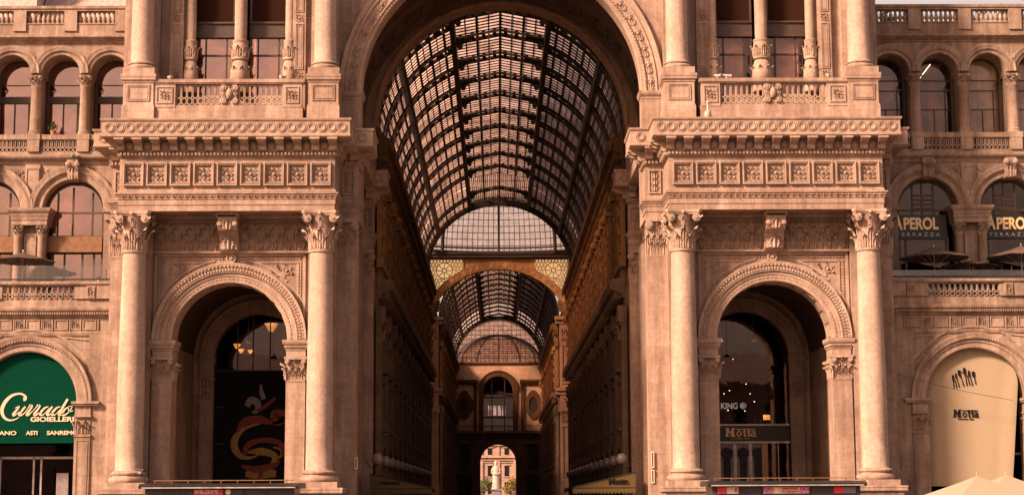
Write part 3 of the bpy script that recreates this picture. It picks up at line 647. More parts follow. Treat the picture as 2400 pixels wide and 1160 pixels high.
# ------------------------------------------------------------------ side wings
def wing(s):
    global S
    S = s
    left = s < 0
    T = thing('side_wing', ('sunlit three storey stone wing with a green awning shop' if left else 'shaded three storey stone wing with a cream canvas shop front')+', '+('left' if left else 'right')+' of the pavilions', 'building', (0,0,0), 'three storey wings beside the pavilions')
    st, cv = M['wing'], M['wingc']
    mb = MB(); mb.prism(arched(20.95, 29.95, 0, 11.25, 25.3, 2.68, 6.72, 32), 2.5, 3.6); mb.prism(arched(29.951, 39, 0, 11.25, 34.6, 2.68, 6.72, 32), 2.5, 3.6)
    for x in (21.05, 29.4): mb.box(x, x+1.0, 2.35, 2.499, 0, 10.3)
    P('ground_wall', mb, st, T)
    for cx in (25.3, 34.6):
        mb = MB(); mb.arc(cx, 6.72, [(2.66,3.6),(2.66,2.35),(2.72,2.3),(2.98,2.3),(3.0,2.24),(3.14,2.24),(3.16,2.18),(3.3,2.16),(3.4,2.1),(3.5,2.1),(3.52,2.5)], 0, pi, 48)
        mb.beads(cx, 6.72, 3.25, 2.16, 70, .045, .055, .05)
        mb.arc(cx, 6.72, [(3.78,2.5),(3.80,2.42),(3.88,2.42),(3.9,2.5)], .42, pi-.42, 30)
        for sx in (-1,1): mb.plate([(cx+sx*3.9,9.9),(cx+sx*3.9,8.2),(cx+sx*1.6,10.2),(cx+sx*2.1,10.2)],[(cx+sx*3.8,9.9),(cx+sx*3.8,8.6),(cx+sx*2.0,10.1),(cx+sx*2.1,10.1)],2.44,2.5)
        P('archivolt', mb, cv, T)
        for sx in (-1,1):
            a, b = sorted((cx+sx*2.62, cx+sx*3.45))
            mb = MB(); mb.box(a,b,2.25,3.6,0,5.0); mb.box(a-.03,b+.03,2.2,3.55,4.86,5.0); coffer(mb, a+.1,b-.1,.6,4.7,2.25,.06,.03); J = P('jamb_pilaster', mb, st, T)
            mb = MB(); mb.box(a,b,2.3,3.6,5.0,6.0); mb.box(a-.05,b+.35*(sx>0),2.14,3.55,5.9,6.02); mb.box(a,b,2.25,3.6,6.02,6.5); mb.box(a-.1-.3*(sx<0),b+.1+.3*(sx>0),2.1,3.6,6.5,6.6); mb.box(a-.16-.3*(sx<0),b+.16+.3*(sx>0),2.02,3.6,6.6,6.73)
            for k in range(2): mb.leaf((a+.22+k*.4,2.3,5.02), (0,-1,0), .85, .2, .25)
            mb.leaf(((a+b)/2,2.3,5.02), (0,-1,0), .6, .24, .25); mb.leaf((cx+sx*2.62,2.5,5.02), (-sx,0,0), .8, .22, .22); P('capital', mb, cv, J)
    # frieze, terrace edge, pierced parapet
    ln = [(39,2.5),(20.9,2.5)]
    mb = MB(); mb.plan(ln, [(0,10.2),(.06,10.22),(.12,10.34),(.12,10.42),(.02,10.45),(.02,11.2),(.1,11.22),(.1,11.3),(.22,11.34),(.22,11.5),(.34,11.56),(.38,11.66),(.38,11.74),(.2,11.78),(.2,12.2),(-.4,12.21)])
    for i in range(150): mb.box(21+i*.125, 21.07+i*.125, 2.2, 2.3, 11.36, 11.49)
    mb.box(20.95,38.9,2.6,6,11.26,11.95); CO = P('terrace_cornice', mb, st, T)
    a_ = MB(); coffer(a_, -.26,.26,-.28,.28,0,.05,.04); rosette(a_,0,0,0,.2,.05); a_ = a_.mesh('rosette_panel')
    b_ = MB(); coffer(b_, -.36,.36,-.28,.28,0,.05,.05); b_.box(-.5,-.44,-.07,0,-.3,.3); b_.box(.44,.5,-.07,0,-.3,.3); b_ = b_.mesh('plain_panel')
    for i in range(11):
        x = 22.1+i*1.5
        link('rosette_panel', a_, cv, CO, (s*(x+.72),2.48,10.83)); link('plain_panel', b_, cv, CO, (s*x,2.48,10.83))
    mb = MB(); mb.box(20.9,39,2.12,2.5,12.92,12.98); mb.box(20.9,39,2.07,2.55,12.98,13.12)
    TP = P('terrace_parapet', mb, st, T)
    for a, b in ((20.95,21.7),(21.75,22.25),(27.0,27.5),(27.55,28.4),(28.45,29.3),(35.4,38)):
        mb = MB(); mb.box(a,b,2.15,2.48,12.2,12.92)
        if b-a < .6: coffer(mb,a+.05,b-.05,12.27,12.85,2.15,.05,.04); rosette(mb,(a+b)/2,12.56,2.15,.22,.05)
        P('post', mb, cv, TP)
    for a, b in ((22.25,22.9),(26.75,27.0)): P('post', MB().box(a,b,2.2,2.44,12.2,12.92), cv, TP)
    for a, b, n in ((22.9,26.75,13),(29.3,35.4,20)): P('pierced_panel', lattice(MB(), a, b, 12.2, 12.92, 2.24, n, .045, .16), cv, TP)
    # second floor arcade of large arches
    cs = (24.02, 28.67, 33.32)
    mb = MB(); mb.prism(arched(21.0, 26.345, 12, 20.4, cs[0], 1.72, 17.62, 28), 6, 7); mb.prism(arched(26.3451, 30.995, 12, 20.4, cs[1], 1.72, 17.62, 28), 6, 7); mb.prism(arched(30.9951, 39, 12, 20.4, cs[2], 1.72, 17.62, 28), 6, 7)
    P('upper_wall', mb, st, T)
    for c in cs:
        mb = MB(); mb.arc(c, 17.62, [(1.70,7),(1.70,5.9),(1.76,5.85),(1.98,5.85),(2.0,5.8),(2.06,5.8),(2.1,5.72),(2.3,5.7),(2.4,5.66),(2.46,5.66),(2.48,6)], 0, pi, 40)
        mb.beads(c, 17.62, 2.2, 5.72, 48, .05, .06, .04); P('archivolt', mb, cv, T)
        mb = MB(); mb.prismx([(6,20.38),(6,19.2),(5.6,19.3),(5.5,19.6),(5.55,19.8),(5.4,20.1),(5.4,20.38)], c-.3, c+.3); mb.leaf((c,5.6,19.3), (0,-1,0), .9, .28, .2)
        for sx in (-1,1): mb.lathey(c+sx*.25, 20.15, [(.04,5.3),(.14,5.34),(.16,5.5)], 10)
        P('keystone', mb, cv, T)
    for c in (26.345, 30.995):
        mb = MB(); mb.box(c-.42,c+.42,5.86,6,17.75,20.2); coffer(mb,c-.36,c+.36,17.85,20.0,5.86,.06,.04)
        for sx in (-1,1):
            rinceau(mb, c+sx*.85, 19.7, 6, .3, -sx)
        P('spandrel_panel', mb, cv, T)
        mb = MB(); mb.box(c-.96,c+.96,5.62,6.9,17.0,17.02)
        mb.plan([(c+.98,7.0),(c+.98,5.5),(c-.98,5.5),(c-.98,7.0)], [(0,16.72),(0,16.95),(.04,17.0),(.04,17.2),(.1,17.28),(.1,17.36),(.2,17.46),(.24,17.58),(.24,17.66),(-.4,17.665)]); mb.box(c-.97,c+.97,5.51,7.0,16.72,17.6)
        P('impost_block', mb, cv, T)
        for sx in (-1,1):
            mb = MB(); x = c+sx*.66; mb.lathe(x,5.85,[(.30,12.3),(.27,12.5),(.265,13.5),(.235,16.0),(.25,16.05),(.235,16.1)], 20); k = P('paired_column', mb, st, T)
            P('capital', capital(x, 5.85, 16.08, 16.74, .235, .30), cv, k)
        mb = MB(); mb.box(c-.35,c+.35,5.9,6.1,12.4,16.3); coffer(mb,c-.33,c+.33,12.6,16.2,5.9,.05,.04); P('pier_panel', mb, cv, T)
    mb = MB(); mb.box(21.0,22.2,5.7,6.0,17.0,17.6); mb.box(21.0,22.3,5.6,6.0,17.45,17.62); mb.box(21.0,22.0,5.85,6.0,12.3,17.0); P('impost_block', mb, cv, T)
    for c in cs:                                            # second floor windows
        fr = MB(); fr.arcbox(c, 17.62, 1.52, 1.72, 6.5, 6.66, 0, pi, 24)
        for sx in (-1,1): fr.box(c+sx*1.5,c+sx*1.72,6.5,6.66,12.2,17.62)
        fr.box(c-1.5,c+1.5,6.5,6.64,17.5,17.6)
        if left:
            for q in (-.95,.15,1.0): fr.box(c+q-.05,c+q+.05,6.52,6.62,16.2,19.0 if abs(q)<.9 else 18.7)
            fr.box(c-1.5,c+1.5,6.52,6.6,16.2,16.26); fr.box(c-1.5,c+1.5,6.5,6.6,15.2,15.28)
            for q in (-1.1,-.45,.55,1.2): fr.box(c+q-.05,c+q+.05,6.52,6.62,12.2,15.2)
        else:
            for q in (-.75,-.2,.45): fr.box(c+q-.05,c+q+.05,6.52,6.62,17.3,19.1)
            for z in (18.4,18.15,17.9,17.65): fr.box(c-.75,c+.45,6.5,6.54,z-.04,z+.04)
            for q in (-1.2,1.1): fr.box(c+q-.06,c+q+.06,6.52,6.62,12.2,15.9)
        W = P('arched_window', fr, M['wood'], T)
        P('pane', MB().prism(archpane(c, 1.55, 17.62, 12.2), 6.56, 6.58), M['mirror'] if left else M['dim'], W)
        if left:
            P('transom_beam', MB().box(c-1.6,c+1.6,6.2,6.6,15.28,16.18), M['beam'], W)
            cu = MB(); n = 40; pts = [(c+.2+1.2*i/n, 6.9+.05*sin(i*.9)) for i in range(n+1)]
            cu.add([(px,py,z) for px,py in pts for z in (16,18.9)], [(2*i,2*i+1,2*i+3,2*i+2) for i in range(n)]); P('curtain', cu, M['curtain'], W)
            P('blind', MB().box(c-1.3,c+.2,7.0,7.03,16.2,19.0), M['shade'], W)
            P('blind', MB().box(c-1.2,c+1.5,7.0,7.03,12.2,15.2), M['shade'], W)
        else:
            P('blind', MB().box(c-1.4,c-.75,6.95,6.98,17.3,19.0), M['curtain'], W); P('curtain', MB().box(c-.7,c+.4,6.98,7.0,18.4,19.3), M['blind'], W)
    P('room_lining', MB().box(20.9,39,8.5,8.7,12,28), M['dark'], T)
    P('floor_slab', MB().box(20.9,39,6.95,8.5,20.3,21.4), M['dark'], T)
    # string course and balusters below the loggia
    ln = [(39,6),(20.9,6)]
    mb = MB(); mb.plan(ln, [(0,20.2),(.05,20.22),(.1,20.34),(.1,20.4),(.3,20.5),(.36,20.62),(.36,20.7),(.16,20.74),(.16,20.92),(-.6,20.925)]); P('string_course', mb, cv, T)
    lc = (22.17, 24.95, 27.73, 30.51, 33.29); pc_ = (23.56, 26.34, 29.12, 31.9)
    mb = MB(); mb.box(20.9,39,5.78,6.2,21.62,21.9); B1 = P('balustrade', mb, st, T)
    for x in pc_: P('post', MB().box(x-.34,x+.34,5.72,6.2,20.92,21.62).box(x-.38,x+.38,5.7,6.3,21.6,21.92), cv, B1)
    for a, b, n in ((21.4,23.22,7),(23.9,26.0,9),(26.68,28.78,9),(29.46,31.56,9)):
        mb = MB(); lattice(mb, a, b, 20.92, 21.62, 5.86, n, .042, .14)
        for i in range(n): mb.box(a+(b-a)*(i+.5)/n-.02,a+(b-a)*(i+.5)/n+.02,5.9,5.96,21.1,21.6)
        P('pierced_panel', mb, cv, B1)
    # loggia
    mb = MB()
    bounds = (20.95, 23.56, 26.34, 29.12, 31.9, 39)
    for i, c in enumerate(lc): mb.prism(arched(bounds[i]+.0002*i, bounds[i+1], 25.3, 27.35, c, 1.07, 25.45, 24), 6, 7.45)
    mb.box(34.75,39,6.001,7.44,21.0,25.3); mb.box(38.6,38.99,7,12,0,28); P('loggia_wall', mb, st, T)
    for c in lc:
        mb = MB(); mb.arc(c, 25.45, [(1.06,7.45),(1.06,5.92),(1.1,5.88),(1.24,5.88),(1.26,5.83),(1.42,5.8),(1.52,5.74),(1.58,5.74),(1.6,6)], 0, pi, 32); mb.beads(c, 25.45, 1.34, 5.8, 40, .035, .04, .03); P('archivolt', mb, cv, T)
        fr = MB(); fr.arcbox(c, 25.45, .98, 1.1, 6.75, 6.9, 0, pi, 24)
        for sx in (-1,1): fr.box(c+sx*.98,c+sx*1.14,6.75,6.9,21.9,25.45)
        if left:
            fr.box(c-1.,c+1.,6.7,6.86,24.0,24.4); fr.box(c-1.,c+1.,6.76,6.84,25.05,25.1); fr.box(c-1.,c-.62,6.78,6.86,21.9,24.0); fr.box(c+.1,c+.18,6.76,6.84,21.9,24.0)
        else:
            fr.box(c-1.,c+1.,6.76,6.84,25.2,25.26); fr.box(c-1.,c+1.,6.76,6.84,24.6,24.66); fr.box(c-1.,c+1.,6.76,6.84,23.5,23.56)
            fr.box(c-.06,c+.0,6.76,6.84,21.9,23.5); fr.box(c+.6,c+.66,6.76,6.84,21.9,24.6)
        W = P('loggia_window', fr, M['wood'], T, (0,.5,0))
        P('pane', MB().prism(archpane(c, 1.0, 25.45, 21.9), 6.8, 6.82), M['mirror'] if left else M['clear'], W)
        if left: 
            P('curtain', MB().box(c+.18,c+.95,7.1,7.12,21.9,24), M['curtain'], W); P('blind', MB().box(c-.75,c+.1,7.12,7.14,21.9,24.2), M['shade'], W); P('fanlight_blind', MB().box(c-.8,c+.95,7.3,7.32,24.3,26.0), M['shade'], W); P('side_panel', MB().box(c-1.0,c-.62,6.9,6.96,21.9,24.0), M['wood'], W)
        elif c > 27:
            cu = MB(); n = 48; pts = [(c-1+2*i/n, 7.1+.05*sin(i*.8)+.02*sin(i*2.3)) for i in range(n+1)]
            cu.add([(px,py,z) for px,py in pts for z in (21.9,26.5)], [(2*i,2*i+1,2*i+3,2*i+2) for i in range(n)]); P('curtain', cu, M['curtg'], W)
        elif c > 24:
            cu = MB(); n = 30; m = 12; pts = []
            for i in range(n+1):
                for j in range(m+1):
                    z = 21.9+4.4*j/m; k = .28+.12*sin(z*1.7)+.1*(z-22)/4
                    pts.append((c-.35+k*2.1*i/n+.1*(26-z)*.3, 7.15+.07*sin(i*1.1+z*.7), z))
            cu.add(pts, [(i*(m+1)+j, i*(m+1)+j+1, (i+1)*(m+1)+j+1, (i+1)*(m+1)+j) for i in range(n) for j in range(m)]); P('gathered_drape', cu, M['drape'], W)
            P('lamp_tube', MB().tube([(c-1.0,6.95,25.1),(c-.1,6.95,26.25)], .022, 6), emit('lit_tube', (1.,.8,.55), 2.5), W)
        else: P('blind', MB().box(c-.9,c+.55,7.1,7.12,21.9,25.6), M['print'], W)
    for x in pc_:
        mb = MB(); mb.lathe(x,6.1,[(.40,21.92),(.40,22.0),(.36,22.04),(.38,22.1),(.33,22.16),(.32,23),(.285,24.6),(.31,24.64),(.29,24.7)], 24); mb.box(x-.2,x+.2,6.4,7.44,21.9,25.3); k = P('loggia_column', mb, st, T)
        P('capital', capital(x, 6.1, 24.66, 25.32, .285, .33), cv, k)
    # top cornice, parapet, balusters against the sky
    mb = MB(); mb.plan(ln, [(0,27.2),(.06,27.22),(.06,27.3),(.3,27.42),(.38,27.5),(.38,27.58),(.1,27.66),(.1,28.28),(.14,28.3),(.14,28.36),(-.5,28.37)]); mb.box(20.9,39,6,12,27.3,27.6); P('top_cornice', mb, st, T)
    mb = MB(); mb.box(20.9,39,5.84,6.3,29.08,29.2); mb.box(20.9,39,5.78,6.36,29.2,29.36); B2 = P('roof_balustrade', mb, st, T)
    px = (21.6, 24.48, 27.36, 30.24, 33.1)
    if not left: px = tuple(x-.85 for x in px)+(35.1,)
    for x in px: P('post', MB().box(x-.36,x+.36,5.8,6.34,27.9,29.1), cv, B2)
    um = MB(); um.lathe(0,0,urn(.74,.13),10); um = um.mesh('baluster')
    for x0, x1 in zip(px, px[1:]):
        for i in range(8):
            link('baluster', um, cv, B2, (s*(x0+.36+(x1-x0-.72)*(i+.5)/8), 6.06, 28.36))
    S = 1
    return T
# ------------------------------------------------------------------ the glazed arcade
Y0, Y1, BAY = 15.3, 95., 6.13
def vault(name, label, y0, y1, zs, R, nb, clear=0):
    T = thing(name, label, 'glass roof')
    A1, A2 = radians(67), radians(35)
    up = lambda a, r: (r*cos(a), zs+r*sin(a))
    gx, gz = R*cos(A1), zs+R*sin(A1)+.22; rz = zs+R+.55                 # raised gabled lantern along the middle
    mb = MB(); n = 40
    yc = y1-clear; ym = yc if clear > 15 else y1
    for a, b in ((0,A1),(pi-A1,pi)): mb.arc(0, zs, [(R,y0),(R,ym)], a, b, n//2)
    P('glass', mb, M['roofglass'], T)
    if ym < y1:
        mb = MB()
        for a, b in ((0,A1),(pi-A1,pi)): mb.arc(0, zs, [(R,ym),(R,y1)], a, b, n//2)
        P('clear_glass', mb, M['clearroof'], T)
    for nm, ya, yb, m in (('lantern_glass',y0,yc,'roofglass'),('lantern_glass',yc,y1,'clearroof')):
        if yb-ya < .5: continue
        g = MB(); g.add([(gx,ya,gz+.35),(0,ya,rz),(-gx,ya,gz+.35),(gx,yb,gz+.35),(0,yb,rz),(-gx,yb,gz+.35)], [(0,1,4,3),(1,2,5,4)]); P(nm, g, M[m], T)
    # transverse and longitudinal glazing bars
    mb = MB(); y = y0+.4; k = 0
    step = BAY/8
    while y < y1-.2:
        fr_ = ((y-y0)/BAY-.92) % 1.
        if min(fr_, 1-fr_)*BAY < .62: y += step; continue
        for a, b in ((0.02,A1),(pi-A1,pi-.02)) if y < ym else (): mb.arcbox(0, zs, R-.035, R+.035, y-.125, y+.125, a, b, 16)
        if y < yc:
            for sx in (-1,1): mb.obox((sx*gx/2, y, (gz+.35+rz)/2), (sx*gx/2,0,(gz+.35-rz)/2), (0,.125,0), (0,0,.035))
        y += step
    for q in range(1, 9):
        if q in (5,): continue
        for a in (A1*q/8.6, pi-A1*q/8.6):
            t = Vector((-sin(a),0,cos(a))); r = Vector((cos(a),0,sin(a)))
            mb.obox(Vector((R*cos(a),(y0+y1)/2,zs+R*sin(a))), t*.09, r*.06, (0,(y1-y0)/2,0))
    for q in range(8):
        for a in (A1*(q+.5)/8.6, pi-A1*(q+.5)/8.6):
            t = Vector((-sin(a),0,cos(a))); r = Vector((cos(a),0,sin(a)))
            mb.obox(Vector((R*cos(a),(y0+y1)/2,zs+R*sin(a))), t*.035, r*.04, (0,(y1-y0)/2,0))
    for f in (.25,.75):
        for sx in (-1,1): mb.obox((sx*gx*f,(y0+yc)/2,rz+(gz+.35-rz)*f), (.035,0,0), (0,0,.05), (0,(yc-y0)/2,0))
    for f in (.5,):
        for sx in (-1,1): mb.obox((sx*gx*f,(y0+y1)/2,rz+(gz+.35-rz)*f), (.08,0,0), (0,0,.08), (0,(y1-y0)/2,0))
    if clear:
        for i in range(1, 16):
            f = i/16
            for sx in (-1,1): mb.obox((sx*gx*f,(yc+y1)/2,rz+(gz+.35-rz)*f), (.028,0,0), (0,0,.04), (0,(y1-yc)/2,0))
    P('glazing_bars', mb, M['iron'], T)
    for a in (A1, pi-A1):
        r = Vector((cos(a),0,sin(a))); t = Vector((-sin(a),0,cos(a)))
        P('purlin', MB().obox(Vector((gx*(1 if a < 1.6 else -1),(y0+y1)/2,gz+.1))-Vector((0,0,.25)), (.17,0,0), (0,0,.48), (0,(y1-y0)/2,0)), M['purlin'], T)
    for a in (A2, pi-A2):
        r = Vector((cos(a),0,sin(a))); t = Vector((-sin(a),0,cos(a)))
        P('purlin', MB().obox(Vector((R*cos(a),(y0+y1)/2,zs+R*sin(a)))-r*.18, t*.15, r*.30, (0,(y1-y0)/2,0)), M['purlin'], T)
    P('ridge_bar', MB().box(-.08,.08,y0,y1,rz-.25,rz+.02), M['purlin'], T)
    rb = MB(); d = .62
    for sy in (-d, d):
        for a, b in ((0,A1),(pi-A1,pi)): rb.arcbox(0, zs, R-.24, R-.04, sy-.075, sy+.075, a, b, 20)
        for sx in (-1,1): rb.obox((sx*gx/2, sy, (gz+.2+rz)/2-.12), (sx*gx/2,0,(gz+.35-rz)/2), (0,.09,0), (0,0,.08))
    for i in range(12):
        for a in (A1*(i+.5)/12, pi-A1*(i+.5)/12):
            t = Vector((-sin(a),0,cos(a))); r = Vector((cos(a),0,sin(a))); rb.obox(Vector((0,0,zs))+r*(R-.12), t*(.13 if i%2 else .26), r*.07, (0,d,0))
    for f in (.12,.36,.6,.86):
        for sx in (-1,1): rb.obox((sx*gx*f,0,rz+(gz+.35-rz)*f-.1), (.13,0,0), (0,0,.05), (0,d,0))
    for sx in (-1,1):                                        # pierced brackets at the purlins
        pl = [(sx*gx,gz+.3),(sx*gx,gz-.35)]+[(sx*gx*(1-.5*i/6), gz-.35+.95*(i/6)**1.7) for i in range(1,7)]
        rb.prism(pl, -.3, -.2)
        rb.lathey(sx*gx*.87, gz-.3, [(.12,-.4),(.2,-.4),(.2,-.1)], 10)
    me = rb.mesh('rib')
    for k in range(nb):
        if y0+BAY*(k+.92) < yc or clear > 15 or k % 2: link('rib', me, M['iron'], T, (0, y0+BAY*(k+.92), 0))
    e = MB()                                                 # end arch with ochre blocks
    for dy in (.05,.75): e.arcbox(0, zs, R-.5, R+.1, y1-dy-.1, y1-dy, 0, pi, 48)
    P('end_arch', e, M['iron'], T)
    e = MB()
    for i in range(30):
        a = pi*(i+.5)/30; t = Vector((-sin(a),0,cos(a))); r = Vector((cos(a),0,sin(a))); e.obox(Vector((0,y1-.4,zs))+r*(R-.28), t*.27, r*.10, (0,.24,0))
    P('end_arch_blocks', e, M['gold'], T)
    return T

def arcade(name, label, s, y0, nb, BL, group):
    global S
    S = s
    T = thing(name, label, 'building', (0,0,0), group)
    nv, gd = M['nave'], M['gold']; y1 = y0+nb*BL; X = 7.62
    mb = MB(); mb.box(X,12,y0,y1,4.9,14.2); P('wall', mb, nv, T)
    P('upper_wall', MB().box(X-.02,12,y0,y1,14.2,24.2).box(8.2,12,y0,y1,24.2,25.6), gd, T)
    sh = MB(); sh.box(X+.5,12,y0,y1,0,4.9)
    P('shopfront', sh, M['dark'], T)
    ln = [(X,y0),(X,y1)]                                   # travel +y, outward = -x
    mb = MB(); mb.plan(ln, [(0,13.1),(.08,13.15),(.08,13.6),(.2,13.7),(.2,13.9),(.75,14.1),(.75,14.5),(.85,14.7),(.85,14.8),(.3,14.85),(.3,15.4),(.38,15.42),(.38,15.5),(0,15.52)])
    n = int((y1-y0)/1.03)
    for i in range(n):
        y = y0+.5+i*1.03; mb.box(X-.72,X-.2,y-.16,y+.16,13.65,14.1); mb.box(X-.95,X-.7,y-.3,y+.3,14.15,14.75)
    P('balcony_cornice', mb, nv, T)
    mb = MB(); mb.plan(ln, [(0,21.2),(.1,21.25),(.1,22.2),(.22,22.3),(.22,22.6),(.66,22.8),(.66,23.2),(.78,23.4),(.8,23.6),(.1,23.7),(.1,24.3),(-.3,24.32)])
    for i in range(n):
        y = y0+.5+i*1.03; mb.box(X-.62,X-.2,y-.18,y+.18,22.3,22.78); mb.box(X-.92,X-.74,y-.3,y+.3,22.9,23.5)
    P('eaves_cornice', mb, gd, T)
    mb = MB()
    for i in range(int((y1-y0)/.52)):
        y = y0+.3+i*.52; mb.leaf((X-.1,y,21.28), (-1,0,0), .85, .2, .35, 5)
        if i % 2 == 0: mb.leaf((X-.02,y,14.95+.55), (-1,0,0), .55, .22, .3, 4)
        if i % 4 < 2: mb.ball((X-.78,y,23.35), .13, 6, 5)
    P('frieze_relief', mb, M['relief'], T)
    a = MB(); a.box(X-.35,X,-.55,.55,0,11.9); a.box(X-.5,X,-.7,.7,0,1.2)
    for q in (-.3,.3): a.leaf((X-.35,q,11.0), (-1,0,0), 1.1, .3, .35, 5)
    a.leaf((X-.35,0,11.0), (-1,0,0), .75, .3, .3, 5); a.box(X-.55,X,-.7,.7,12.1,13.1); a.box(X-.45,X,-.62,.62,11.9,12.1); a = a.mesh('pilaster')
    b = MB(); b.box(X-.3,X,-.45,.45,15.5,20.2); b.box(X-.45,X,-.6,.6,20.6,21.3); b.box(X-.42,X,-.55,.55,15.5,16.2)
    for zz in (16.4,17.5,18.6,19.7): b.leaf((X-.3,0,zz), (-1,0,0), 1.0, .4, .35, 5)
    b.ball((X-.5,0,20.3), .35, 8, 6); b = b.mesh('upper_pilaster')
    w = MB(); r = 1.15                                       # arched upper window
    for sg in (-1,1): w.box(X-.18,X,sg*1.15-.18,sg*1.15+.18,15.9,19); w.box(X-.3,X,sg*1.9-.12,sg*1.9+.12,16.5,20.4)
    for i in range(12):
        q = pi*(i+.5)/12; w.obox((X-.1,1.25*cos(q),19+1.25*sin(q)), (0,.19*sin(q),.19*cos(q)) if 0 else (0,-.19*sin(q),.19*cos(q)), (0,.16*cos(q),.16*sin(q)), (.14,0,0))
    for i in range(7): w.leaf((X,-2.2+i*.73,20.5), (-1,0,0), .55, .28, .3, 4)
    w.box(X-.4,X,-1.6,1.6,15.5,15.9); w = w.mesh('arched_window')
    wp = MB(); wp.box(X-.06,X-.03,-1.0,1.0,15.9,19.8); wp = wp.mesh('pane')
    v = MB()                                                 # square windows with hoods
    for z0, z1 in ((5.9,8.6),(9.5,12.0)):
        for sg in (-1,1): v.box(X-.16,X,sg*.95-.14,sg*.95+.14,z0,z1)
        v.box(X-.3,X,-1.3,1.3,z1,z1+.28); v.box(X-.42,X,-1.4,1.4,z0-.28,z0-.05)
        v.box(X-.12,X,-.04,.04,z0,z1)
    for i in range(5): v.leaf((X-.05,-1.1+i*.55,8.95), (-1,0,0), .5, .22, .2, 4)
    v = v.mesh('square_windows')
    vp = MB(); vp.box(X-.05,X-.02,-.9,.9,5.9,8.6); vp.box(X-.05,X-.02,-.9,.9,9.5,12.0); vp = vp.mesh('pane')
    h = MB()                                                 # shop arch surround
    for i in range(14):
        q = pi*(i+.5)/14; h.obox((X+.1,2.1*cos(q),2.7+2.1*sin(q)), (0,-.26*sin(q),.26*cos(q)), (0,.16*cos(q),.16*sin(q)), (.42,0,0))
    h.box(X,X+.5,-BL/2+.5,-2.2,0,4.9); h.box(X,X+.5,2.2,BL/2-.5,0,4.9); h = h.mesh('shop_arch')
    for k in range(nb+1): link('pilaster', a, nv, T, (0,y0+k*BL,0)); link('upper_pilaster', b, M['relief'], T, (0,y0+k*BL,0))
    for k in range(nb):
        yy = y0+(k+.5)*BL
        o = link('arched_window', w, M['relief'], T, (0,yy,0)); link('pane', wp, M['dark'], o)
        o = link('square_windows', v, nv, T, (0,yy,0)); link('pane', vp, M['dark'], o)
        link('shop_arch', h, nv, T, (0,yy,0))
    S = 1
    return T

